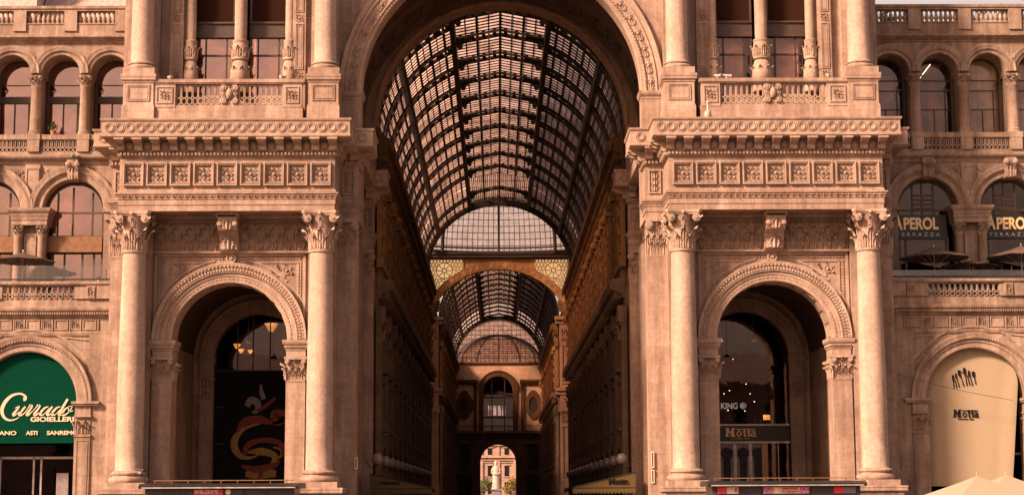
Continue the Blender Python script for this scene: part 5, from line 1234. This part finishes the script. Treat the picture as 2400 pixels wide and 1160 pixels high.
    # letters on the terrace bar
    for x, in ((23.55,),(28.42,)):
        T = thing('sign_board', 'black terrace bar sign with orange letters '+('beside the pavilion' if x < 25 else 'at the right edge above the outer parasol'), 'sign', (0,0,0), 'terrace bar signs in the arches')
        P('board', MB().box(x-1.62 if x<25 else x-1.45,x+1.95 if x>25 else x+1.6,6.42,6.5,15.9,17.28), M['black'], T)
        text('PEROL', x-.86 if x<25 else x-.46, x+1.12 if x<25 else x+1.52, 16.74, 6.40, M['gletter'], T, .035, .70)
        text('A', x-1.42 if x<25 else x-1.02, x-.9 if x<25 else x-.5, 16.80, 6.40, M['gletter'], T, .035, .86)
        text('T E R R A Z Z A', x-1.3 if x<25 else x-.9, x+1.2 if x<25 else x+1.6, 16.14, 6.40, M['lgrey'], T, .0, .2)
    # bar in the right doorway
    T = thing('bar_window', 'glazed black bar window with gilded lettering inside the right doorway', 'window', (0,0,0), None, 'thing')
    c = 14.2
    P('sign_band', MB().box(c-2.6,c+2.6,11.42,11.5,4.75,5.66), M['black'], T); P('rail', MB().box(c-2.6,c+2.6,11.36,11.5,5.66,5.76).box(c-2.6,c+2.6,11.36,11.5,4.64,4.75), M['lgrey'], T)
    motta(13.0, 14.86, 5.28, .5, 11.38, M['gletter'], T, 1)
    P('pane', MB().prism(archpane(c,2.6,9.7,5.76), 11.55, 11.57), M['dim'], T)
    P('lower_glass', MB().box(15.5,c+2.6,11.5,11.52,0,4.64), M['dim'], T); P('post', MB().box(15.12,15.47,11.3,11.5,0,4.64), M['orange'], T); P('mullion', MB().box(16.08,16.13,11.44,11.5,0,4.64), M['lgrey'], T)
    pp = P('printed_panel', MB().box(c-2.6,15.11,11.45,11.5,0,4.64), M['print'], T)
    mb = MB()
    for x in (13.1,14.05,14.9):
        w = .36; mb.prism([(x-w*.5,0),(x+w*.5,0),(x+w*.6,3.75),(x+w*1.0,4.0),(x+w*.9,4.25),(x+w*.3,4.4),(x-w*.3,4.4),(x-w*.9,4.25),(x-w*1.0,4.0),(x-w*.6,3.75)], 11.43, 11.455)
    P('column_print', mb, M['coat'], pp)
    mb = MB()
    for x in (13.58,14.48): mb.box(x-.09,x+.09,11.435,11.455,0,4.6)
    P('column_print', mb, M['lgrey'], pp) 
    T = thing('bar_counter', 'dark bar counter behind the glass of the right doorway', 'counter'); P('counter', MB().box(11,17.4,12.9,13.5,4.7,5.82), M['wood'], T); P('floor', MB().box(10.9,17.9,11.6,19,4.4,4.68), M['dark'], T)
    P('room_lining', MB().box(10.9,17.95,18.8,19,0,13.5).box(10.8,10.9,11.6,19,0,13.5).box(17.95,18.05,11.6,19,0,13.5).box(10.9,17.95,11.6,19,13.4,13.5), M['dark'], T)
    T = thing('sign_reflection', 'pale glowing letters and round badge above the bar, standing in for a reflection', 'sign'); text('R KING', 12.95, 14.35, 7.0, 15.5, M['rking'], T, .02, .38)  # glowing letters modelled indoors in place of a reflection on the glass
    P('badge', MB().lathey(14.68,7.03,[(.05,15.44),(.2,15.45),(.2,15.5)],18), M['rking'], T)
    for i, (x, z, y) in enumerate(((13.5,6.66,13.5),(14.5,6.62,13.5),(13.0,11.3,14),(13.35,10.9,14.5),(13.2,9.2,15),(13.75,7.9,14.6),(15.0,7.7,14.6),(15.3,7.25,15),(13.5,7.75,15.2),(14.2,9.9,16),(14.9,8.35,15.5))):
        T = thing('ceiling_spot', ['tiny lit spotlight among those above the bar']*1 and 'tiny lit spotlight hanging in the dark above the bar', 'spotlight', (x,y,z), 'lit spots above the bar')
        P('bulb', MB().ball((0,0,0), .022, 8, 6), M['spot'], T); P('cord', MB().tube([(0,0,.03),(0,0,13.35-z)], .006, 4), M['black'], T)
    T = thing('lit_display', 'small amber lit display standing on the bar counter', 'display', (15.75,13.2,5.82)); P('screen', MB().box(-.2,.2,-.02,.04,.25,.55), M['lamp'], T); P('stand', MB().box(-.05,.05,0,.1,0,.3).box(-.2,.2,-.05,.2,0,.03), M['black'], T)
    for i, (x, m) in enumerate(((13.05,'cream_letter'),(13.42,'cream_letter'),(15.05,'gletter'),(15.35,'gletter'))):
        o = P('bottle', MB().lathe(0,0,[(.05,0),(.055,.02),(.055,.2),(.02,.27),(.02,.34),(.025,.35)], 10), M[m], None, (x,13.05,5.82)); tag(o, 'pale bottle standing on the bar counter near the worker in white' if i < 2 else 'amber bottle on the bar counter beside the lit display', 'bottle', 'pale bottles on the bar' if i < 2 else 'amber bottles on the bar', 'thing')
    # left doorway: dark glazing, abstract poster, lamps
    T = thing('cafe_window', 'dark gridded cafe glazing inside the left doorway', 'window')
    c = -14.2; fr = MB()
    for x in (-15.5,-14.6,-13.6,-12.6): fr.box(x-.03,x+.03,11.46,11.52,9.0,12.1)
    for z in (9.0,6.85,4.75): fr.box(c-2.6,c+2.6,11.46,11.52,z-.025,z+.025)
    P('frame', fr, M['grey'], T); P('pane', MB().prism(archpane(c,2.6,9.7,9.0), 11.55, 11.57), M['dim'], T); P('dark_panel', MB().box(c-2.6,c+2.6,11.5,11.56,0,9.0), M['ink'], T)
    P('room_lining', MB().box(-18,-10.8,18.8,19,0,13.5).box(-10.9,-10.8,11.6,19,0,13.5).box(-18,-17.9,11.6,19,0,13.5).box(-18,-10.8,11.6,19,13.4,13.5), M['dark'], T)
    T = thing('wall_poster', 'dark poster with swirling red and yellow ribbon shapes in the left doorway', 'poster')
    P('sheet', MB().box(-16.2,-11.7,11.44,11.455,2.4,8.6), M['ink'], T)
    fp = lambda u, v: (-15.79+(u-150)*.00985, 8.19-(v-560)*.00985)
    r = MB(); y_ = MB(); w_ = MB()
    pen(y_, [(330,790),(230,820),(175,880),(175,940),(215,985),(280,990),(330,960)], [.06,.2,.4,.42,.3,.12,.04], fp, 11.42)
    pen(y_, [(250,960),(330,955),(410,985),(380,1060),(300,1090),(240,1085)], [.1,.45,.35,.3,.5,.3], fp, 11.425); pen(y_, [(240,1090),(330,1085),(420,1085)], [.3,.6,.4], fp, 11.42); pen(y_, [(400,930),(450,950),(440,990),(400,985)], [.1,.14,.14,.08], fp, 11.42)
    pen(r, [(470,730),(410,740),(420,790),(470,770),(400,790),(320,770),(230,780),(185,840)], [.3,.6,.3,.25,.15,.5,.45,.1], fp, 11.405)
    pen(r, [(230,980),(250,920),(330,890),(420,900),(465,940),(460,985)], [.15,.35,.3,.3,.4,.15], fp, 11.40); pen(r, [(215,1040),(300,1060),(400,1040),(440,1010)], [.12,.4,.35,.1], fp, 11.40); pen(r, [(330,1060),(325,1110)], [.3,.2], fp, 11.395)
    pen(w_, [(240,690),(265,655),(300,670),(305,715),(270,725)], [.3,.42,.4,.3,.1], fp, 11.42); pen(w_, [(322,560),(325,600),(340,650)], [.08,.22,.3], fp, 11.42); pen(r, [(300,720),(350,690),(410,640)], [.25,.2,.15], fp, 11.41)
    P('pale_shape', w_, M['print'], T); P('red_ribbon', r, M['poster_red'], T); P('yellow_ribbon', y_, M['poster_yel'], T)
    for x, z, k in ((-13.72,11.85,1.25),(-15.75,10.65,.7),(-15.5,10.35,.6),(-14.95,10.3,.55)):
        L = thing('hanging_lamp', 'large tiered amber lamp glowing at the top of the left doorway' if k > 1 else 'small amber lamp glowing behind the left doorway glass', 'lamp', (x,12.8,z), None if k > 1 else 'small amber lamps in the left cafe')
        mb = MB()
        for i, (rr, zz) in enumerate(((.32,.0),(.24,-.14),(.15,-.26))): mb.lathe(0,0,[(rr*k*.7,zz*k-.1*k),(rr*k,zz*k-.02*k),(rr*k,zz*k+.02*k),(rr*.6*k,zz*k+.04*k)], 18)
        P('shade', mb, M['lamp'], L); P('cord', MB().tube([(0,0,.03),(0,0,13.35-z)], .012, 5), M['black'], L)
    for x, lb in ((13.98,'white dome pendant lamp on a long cord in the right doorway'),(-14.1,'white dome pendant lamp on a long cord in the left doorway')):
        L = thing('pendant_lamp', lb, 'lamp', (x,6,10.1), 'dome pendant lamps in the two doorways')
        P('shade', MB().lathe(0,0,[(.20,0),(.21,.03),(.17,.12),(.08,.18),(.03,.22)], 20), M['white'], L); P('cord', MB().tube([(0,0,.2),(0,0,3.35)], .012, 5), M['black'], L)
    # kiosks
    for sx in (-1,1):
        T = thing('market_kiosk', 'dark metal kiosk roof with '+('a red sign in front of the left doorway' if sx < 0 else 'pale and red signs in front of the right doorway'), 'kiosk', (0,0,0), 'dark kiosks before the pavilions')
        a, b_ = sorted((sx*9.95, sx*17.3)); y = -6.
        mb = MB(); mb.box(a+.1,b_-.1,y,y+2.6,0,2.08); P('body', mb, M['grey'], T)
        mb = MB(); mb.prismx([(y-.35,2.08),(y-.4,2.16),(y-.4,2.22),(y-.1,2.33),(y+2.7,2.36),(y+2.9,2.2),(y+2.9,2.08)], a-.15, b_+.15); P('roof', mb, M['black'], T)
        P('gutter_trim', MB().box(a,b_,y-.43,y-.405,2.10,2.15), M['lgrey'], T); rl = MB(); rl.box(a+.3,b_-.2,y+1.0,y+1.05,2.46,2.50)
        for i in range(9): rl.box(a+.35+i*.8,a+.39+i*.8,y+1.0,y+1.05,2.3,2.47)
        P('roof_rail', rl, M['bronze'], T)
        for i in range(6): P('panel', MB().box(a+.15+i*1.19,a+1.25+i*1.19,y-.03,y-.001,1.5,2.06), M['grey'], T)
        def sign(x0, x1, m, z0=1.74, z1=2.05): return P('sign_panel', MB().box(x0,x1,y-.09,y-.031,z0,z1), M[m], T)
        if sx < 0:
            q = sign(-14.85,-13.45,'red',1.6,2.05); text('WELCOME', -14.8, -13.65, 1.93, y-.11, M['white'], q, .03, .17); P('badge', MB().lathey(-13.2,1.92,[(.05,y-.13),(.13,y-.12),(.14,y-.03)],16), M['white'], q); sign(-13.05,-12.5,'grey')
        else:
            sign(10.3,10.75,'red'); q = sign(10.75,11.3,'white'); P('badge', MB().box(11.12,11.24,y-.11,y-.09,1.8,2.0), M['red'], q)
            sign(12.5,13.0,'pinkp'); q = sign(13.0,14.25,'white'); text('WELCOME', 13.4, 14.15, 1.96, y-.11, M['red'], q, .03, .09); text('TO MILANO', 13.35, 14.2, 1.82, y-.11, M['red'], q, .03, .09); P('badge', MB().lathey(13.17,1.9,[(.03,y-.105),(.1,y-.1),(.1,y-.09)],14), M['gletter'], q)
            sign(14.25,14.7,'pinkp'); sign(15.9,16.35,'red'); q = sign(16.35,16.95,'print'); P('badge', MB().box(16.4,16.8,y-.11,y-.09,1.78,1.84), M['blue'], q)
    # parasols
    parasol('pale canvas market parasol, the left of the two at the bottom right', (22.3,-8,0), 2.05, 2.52, .90, M['parasolw'], 4, .25, 'pale market parasols', True, .12)
    parasol('pale canvas market parasol, the right of the two at the bottom right', (23.9,-7.2,0), 2.15, 2.57, .95, M['parasolw'], 4, .2, 'pale market parasols', True, .12)
    parasol('taupe terrace parasol nearest the pavilion under the first sign', (23.70,3.8,11.97), 1.95, 3.1, .62, M['parasolb'], 8, .1, 'taupe terrace parasols')
    parasol('low taupe terrace parasol between the two others', (25.9,4.8,11.97), 1.7, 2.48, .34, M['parasolb'], 8, .3, 'taupe terrace parasols')
    parasol('taupe terrace parasol cut by the right picture edge', (28.5,3.8,11.97), 1.95, 3.15, .62, M['parasolb'], 8, .2, 'taupe terrace parasols')
    parasol('dark terrace parasol above the left glass windscreen', (-26.2,4.0,11.97), 1.75, 3.0, .5, M['parasolb'], 8, .1, None)
    # terrace windscreens and heaters
    for sx in (-1,1):
        T = thing('glass_windscreen', 'clear glass windscreen with a dark rail along the '+('left' if sx < 0 else 'right')+' terrace', 'windscreen')
        a, b_ = sorted((sx*21.1, sx*38)); P('glass', MB().box(a,b_,3.0,3.02,12.1,14.1 if sx < 0 else 13.7), M['rail_glass'], T); P('rail', MB().box(a,b_,2.94,2.99,13.30,13.38).box(a,b_,3.03,3.06,12.9,12.95), M['black'], T)
        for i in range(9): P('post', MB().box(sx*(21.4+i*2.1)-.02,sx*(21.4+i*2.1)+.02,3.021,3.05,12.0,13.9), M['wood'], T)
    for x, lb in ((25.35,'dark bent heater pipe standing left of the low terrace parasol'),(27.55,'dark bent heater pipe standing left of the outer terrace parasol')):
        T = thing('patio_heater', lb, 'heater', (x,4.3,11.97), 'bent pipe heaters on the terrace'); P('pole', MB().tube([(0,0,0),(0,0,2.1),(-.06,0,2.3),(-.25,0,2.42),(-.4,0,2.4)], .055, 8), M['black'], T); P('base', MB().lathe(0,0,[(.25,0),(.25,.06),(.08,.1)],16), M['black'], T)
    # lamps and awnings of the arcade
    gm = MB().ball((0,0,0), .34, 20, 14).mesh('globe'); am = MB().tube([(.65,0,-.1),(.4,0,-.45),(.1,0,-.5),(0,0,-.36)], .035, 6).lathe(0,0,[(.12,-.36),(.14,-.3)],12).mesh('bracket')
    for sx in (-1,1):
        for i in range(13):
            k = ('first','second','third','fourth','fifth','sixth','seventh','eighth','ninth','tenth','eleventh','twelfth','thirteenth')[i]
            y = 10.6+i*6.1 if sx < 0 else 12.0+i*6.2
            if i == 0 and sx < 0: y = 9.6
            T = thing('globe_lamp', f'white globe wall lamp, {k} from the entrance along the '+('left' if sx<0 else 'right')+' arcade wall', 'lamp', (sx*7.15 if sx < 0 else 7.0,y,3.78), 'white globe lamps along the arcade')
            link('globe', gm, M['globe'], T); o = link('bracket', am, M['iron'], T); o.scale = (-1 if sx < 0 else 1,1,1); o.location = (0,0,0)
    for sx, y, txt_ in ((-1,10.0,'CAMPARINO'),(1,9.6,'Motta'),(1,19.5,''),(1,42,''),(-1,34,''),(-1,60,''),(1,66,'')):
        deep = y < 15
        lb = {(-1,10.0):'khaki scalloped awning at the left arcade corner',(1,9.6):'khaki scalloped awning at the right arcade corner'}.get((sx,y)) or f'dim khaki awning further inside on the {"left" if sx<0 else "right"} arcade wall at about {int(y)} metres'
        T = thing('awning', lb.replace(' at about 19 metres',', nearest the entrance').replace(' at about 42 metres',', second one in').replace(' at about 34 metres',', nearer one').replace(' at about 60 metres',', farther one').replace(' at about 66 metres',', farthest one'), 'awning', (0,0,0), 'khaki awnings over the arcade shops')
        x0, x1 = sx*7.6, sx*(4.1 if deep else 5.9); z0, z1 = (2.95,2.14) if deep else (2.85,2.3); L = 2.4 if deep else 5
        mb = MB(); mb.add([(x0,y,z0),(x1,y,z1),(x1,y+L,z1),(x0,y+L,z0)], [(0,1,2,3)]); mb.add([(x0,y,z0),(x1,y,z1),(x0,y,z1)], [(0,1,2)]); mb.add([(x0,y+L,z0),(x1,y+L,z1),(x0,y+L,z1)], [(0,1,2)]); P('canopy', mb, M['awn'], T)
        P('frame', MB().tube([(x0,y,z1-.03),(x1,y,z1-.03),(x1,y+L,z1-.03)], .035, 6).tube([(x0,y-.01,z0+.02),(x1,y-.01,z1+.02)], .03, 6), M['iron'], T)
        v = MB(); n = 17; w = (x1-x0)/n
        for i in range(n): v.prism([(x0+w*i,z1-.07),(x0+w*(i+1),z1-.07),(x0+w*(i+1),z1-.25),(x0+w*(i+.75),z1-.34),(x0+w*(i+.5),z1-.37),(x0+w*(i+.25),z1-.34),(x0+w*i,z1-.25)], y-.012, y+.012)
        for i in range(12): v.box(x1-.012,x1+.012,y+L*i/12,y+L*(i+1)/12-.03,z1-.36,z1-.07)
        P('valance', v, M['awn'], T)
        if txt_: text(txt_, sx*7.05 if sx<0 else 6.05, -5.85 if sx<0 else 7.2, 2.42 if sx<0 else 2.44, y-.02, M['ink'], T, .02 if sx<0 else .05, .17 if sx<0 else .34)
    # cameras, flood lamp, cable, plants
    camera_thing('white security camera on the left balcony beside the left column', -17.65, -.05, 23.6, .6)
    camera_thing('white security camera on the left balcony by the window column near the great arch', -11.6, -.05, 23.6, -.5)
    camera_thing('white security camera standing at the inner end of the right balcony', 11.5, -.1, 23.6, .7)
    camera_thing('white security camera lying just right of its twin on the right balcony', 11.98, -.1, 23.6, 1.3)
    camera_thing('white security camera on the right balcony beside the outer column', 17.45, -.05, 23.6, -.4)
    camera_thing('dark tipped camera on the foot of the left outer column', -18.55, -.75, 2.9, 1.0, .85, 'black', None)
    T = thing('flood_lamp', 'cream flood lamp clamped on the right cornice edge', 'flood lamp', (10.78,-1.5,21.18)); P('head', MB().lathe(0,0,[(.17,0),(.2,.05),(.17,.3),(.1,.36)],14), M['camw'], T); P('arm', MB().tube([(0,0,.3),(.02,.1,.75)], .05, 8), M['camw'], T); P('neck', MB().ball((.02,.1,.8), .1, 8, 6), M['camw'], T)
    o = P('cable', MB().tube([(20.4+6.6*i/12, 1.6-.0*i, 8.12-1.56*i/12-.12*sin(pi*i/12)) for i in range(13)], .012, 5), M['black']); tag(o, 'thin black cable sagging across the cream canvas', 'cable', None, 'thing')
    o = P('cable', MB().tube([(20.62,-.0,3.6),(20.66,.2,3.0),(20.72,.1,2.75),(20.95,-.1,2.4),(21.1,.2,1.9)], .03, 6), M['black']); tag(o, 'thick black cable coiling at the foot of the right outer column', 'cable', None, 'thing')
    shrub('potted_plant', 'small green pot plant on the left loggia sill', 'plant', -25.4, 6.35, 21.9, .55, .38, 40, 3)
    shrub('weed_tuft', 'dry weed tuft growing on the keystone of the left arch', 'plant', -23.9, 5.45, 20.35, .35, .5, 30, 5, False)
    for i, (x, h) in enumerate(((22.4,1.1),(23.6,.9),(28.0,1.0),(29.2,1.0))): shrub('roof_plant', ['dark roof plant nearest the right column top','dark roof plant second from the right column top','leafy roof plant behind the right balusters','outermost leafy roof plant at the right edge'][i], 'plant', x, 7.6, 28.4, h*1.2, .75, 90, 20+i, True, 'roof terrace plants')
    for sx, z0, z1 in ((1,2.3,3.0),(1,3.1,3.95),(-1,3.1,3.7)):
        T = thing('wall_plaque', {(1,2.3):'slim pale framed plaque low on the right inner pier',(1,3.1):'small white plaque above the slim one on the right inner pier',(-1,3.1):'small pale plaque on the left inner pier'}[(sx,z0)], 'plaque'); x = sx*7.72 if sx < 0 else 7.9
        P('frame', MB().plate([(x-.08,z0),(x+.08,z0),(x+.08,z1),(x-.08,z1)],[(x-.05,z0+.04),(x+.05,z0+.04),(x+.05,z1-.04),(x-.05,z1-.04)],1.78,1.86), M['white'], T); P('face', MB().box(x-.06,x+.06,1.81,1.85,z0+.02,z1-.02), M['bronze'], T)
    # attic behind the left wing
    T = thing('attic_storey', 'pale attic with a grey pink slate slope behind the left roof balustrade', 'building'); P('wall', MB().box(-40,-28.4,13,20,27.6,36), M['attic'], T); P('dark_backing', MB().box(-40,-20.9,8.,8.2,28.3,29.3), M['dark'], T); P('roof', MB().prismx([(12.2,28.4),(16.5,35),(16.6,28.4)], -28.3, -20.9), M['roof'], T)  # dark sheet added behind the balusters to darken the gaps between them

def beyond():
    T = thing('city_palace', 'pink stone palace with string courses seen through the far archway', 'building')
    mb = MB(); mb.box(-30,30,300,312,0,22); P('wall', mb, M['palace'], T)
    for z0, z1, d in ((12.7,13.2,.5),(10.0,10.5,.7),(9.4,9.75,.35),(8.9,9.1,.2)): P('string_course', MB().box(-30.5,30.5,300-d,300,z0,z1), M['palace'], T)
    for k in range(-6,7):
        x = -.1+k*3.75
        for z0, z1 in ((10.65,12.2),(5.9,8.3),(2,4.6),(14,16.5)):
            if z1 > 13 and abs(k) > 3: continue
            W = P('window', MB().box(x-1.85-.75,x-1.85+.75,299.85,300,z0-.2,z0).box(x-1.85-.75,x-1.85+.75,299.8,300,z1,z1+.25), M['palace'], T); P('pane', MB().box(x-1.85-.48,x-1.85+.48,299.9,299.97,z0,z1), M['ink'], W)
        P('pilaster', MB().box(x-.35,x+.35,299.7,300,2,9.4).box(x-.3,x+.3,299.75,300,10.5,12.7), M['palace'], T)
    T = thing('monument', 'white marble robed figure on a tall pedestal framed by the far archway', 'statue', (-.55,260,0))
    mb = MB(); sec = [(0,.9,.75),(.35,.86,.72),(1.5,.72,.6),(2.6,.68,.55),(3.4,.74,.52),(4.0,.80,.48),(4.35,.66,.42),(4.6,.28,.28),(4.75,.24,.25),(4.95,.34,.34),(5.25,.36,.36),(5.5,.26,.26),(5.6,.08,.08)]
    n = 20; mb.add([(a*cos(2*pi*i/n)*(1+.05*sin(i*2.1+z)), b*sin(2*pi*i/n)*(1+.05*cos(i*1.7)), z+3) for z,a,b in sec for i in range(n)], [(k*n+i,k*n+(i+1)%n,(k+1)*n+(i+1)%n,(k+1)*n+i) for k in range(len(sec)-1) for i in range(n)])
    for sx in (-1,1): mb.tube([(sx*.72,-.05,7.0),(sx*.85,-.25,6.2),(sx*.35,-.62,5.9),(0,-.68,5.95)], [.22,.2,.15,.1], 8)
    P('figure', mb, M['marble'], T)
    mb = MB(); mb.box(-1.1,1.1,-1.1,1.1,2.7,3.0); mb.box(-.9,.9,-.9,.9,1.2,2.7); mb.box(-1.6,1.6,-1.6,1.6,0,1.2); P('pedestal', mb, M['print'], T)
    tree('dark leafy tree left of the white monument', -3.6, 255, 5.2, 1.7, M['leaf'], 1); tree('golden green tree right of the white monument', 2.3, 252, 4.9, 1.4, M['leafy'], 2)

def across():
    T = thing('opposite_palace', 'dark palace across the square, mirrored low in the doorway glass', 'building')
    P('wall', MB().box(-140,140,-215,-190,0,21), M['palace'], T); P('roof', MB().prismx([(-216,21),(-202,27),(-189,21)], -141, 141), M['roof'], T)
    for k in range(-12,13):
        for z0 in (2,8,14): P('window', MB().box(k*6-1.1,k*6+1.1,-189.99,-189.8,z0,z0+3.6), M['ink'], T)

def setting():
    o = P('piazza_ground', MB().add([(-900,-900,0),(900,-900,0),(900,900,0),(-900,900,0)], [(0,1,2,3)]), M['plaza']); o['kind'] = 'structure'
    o = P('arcade_floor', MB().add([(-7.6,3,.004),(7.6,3,.004),(7.6,211,.004),(-7.6,211,.004)], [(0,1,2,3)]), M['floor']); o['kind'] = 'structure'

# ------------------------------------------------------------------ build
place_things()
setting()
for s in (-1, 1): entrance_pavilion(s)
S = 1
great_arch()
for s in (-1, 1): wing(s)
S = 1
arcade('arcade_building', 'left near arcade facade, dark stucco with heavy bracketed cornices', -1, Y0, 13, BAY, 'arcade facades')
arcade('arcade_building', 'right near arcade facade, dark stucco catching gold light above', 1, Y0, 13, BAY, 'arcade facades')
arcade('arcade_building', 'left far arcade facade beyond the crossing', -1, 132.5, 12, 6.2, 'arcade facades')
arcade('arcade_building', 'right far arcade facade beyond the crossing', 1, 132.5, 12, 6.2, 'arcade facades')
vault('glass_vault', 'near iron and glass barrel vault with gabled lantern over the arcade', Y0, Y1, 25.0, 8.2, 13, 14)
vault('glass_vault', 'far iron and glass barrel vault beyond the dome', 132.5, 206.8, 24.3, 7.8, 12, 20)
octagon()
end_block()
beyond()
across()

# ------------------------------------------------------------------ sky, sun, camera
AZ, EL = radians(55), radians(33)          # sun: to the left behind the camera
w = bpy.data.worlds.new('World'); scn.world = w; w.use_nodes = True; nt = w.node_tree; nt.nodes.clear()
sky = nt.nodes.new('ShaderNodeTexSky'); sky.sky_type = 'NISHITA'; sky.sun_disc = False
sky.sun_elevation = EL; sky.sun_rotation = pi+AZ; sky.air_density = 1.; sky.dust_density = 6.; sky.ozone_density = .3
tint = mix(nt, .62, mix(nt, 1., sky.outputs[0], (1.2,.80,.60), 'MULTIPLY'), (2.45,1.9,1.64))   # warm haze veils most of the sky
bg = nt.nodes.new('ShaderNodeBackground'); bg.inputs[1].default_value = .125; nt.links.new(tint, bg.inputs[0])
ow = nt.nodes.new('ShaderNodeOutputWorld'); nt.links.new(bg.outputs[0], ow.inputs[0])
sd = bpy.data.lights.new('sun', 'SUN'); sd.energy = 4.8; sd.angle = radians(9); sd.color = (1.,.70,.50)
so = bpy.data.objects.new('sun', sd); COL.objects.link(so)
to_sun = Vector((-sin(AZ)*cos(EL), -cos(AZ)*cos(EL), sin(EL))); so.rotation_euler = to_sun.to_track_quat('Z', 'Y').to_euler(); so.location = (-60,-80,60)
cd = bpy.data.cameras.new('camera'); cd.sensor_width = 36; cd.lens = 36*4055/2400; cd.clip_end = 3000; cd.clip_start = .5
co = bpy.data.objects.new('camera', cd); COL.objects.link(co); scn.camera = co
pitch, yaw, roll = math.atan(580/4055), math.atan(36.5/4055), .0045
fw = Vector((sin(yaw)*cos(pitch), cos(yaw)*cos(pitch), sin(pitch))); r0 = Vector((cos(yaw),-sin(yaw),0)); u0 = r0.cross(fw)
r1 = r0*cos(roll)-u0*sin(roll); u1 = u0*cos(roll)+r0*sin(roll)
co.matrix_world = Matrix(((r1.x,u1.x,-fw.x,-.29),(r1.y,u1.y,-fw.y,-90.),(r1.z,u1.z,-fw.z,1.7),(0,0,0,1)))
vs_ = scn.view_settings; vs_.view_transform = 'Standard'; vs_.look = 'None'; vs_.gamma = 1; vs_.exposure = 1.45; vs_.use_curve_mapping = False
scn.render.engine = 'CYCLES'
cy = scn.cycles; cy.max_bounces = 8; cy.diffuse_bounces = 4; cy.glossy_bounces = 3; cy.transparent_max_bounces = 24; cy.use_denoising = True; cy.sample_clamp_indirect = 6
scn.render.resolution_x, scn.render.resolution_y = 1024, 494
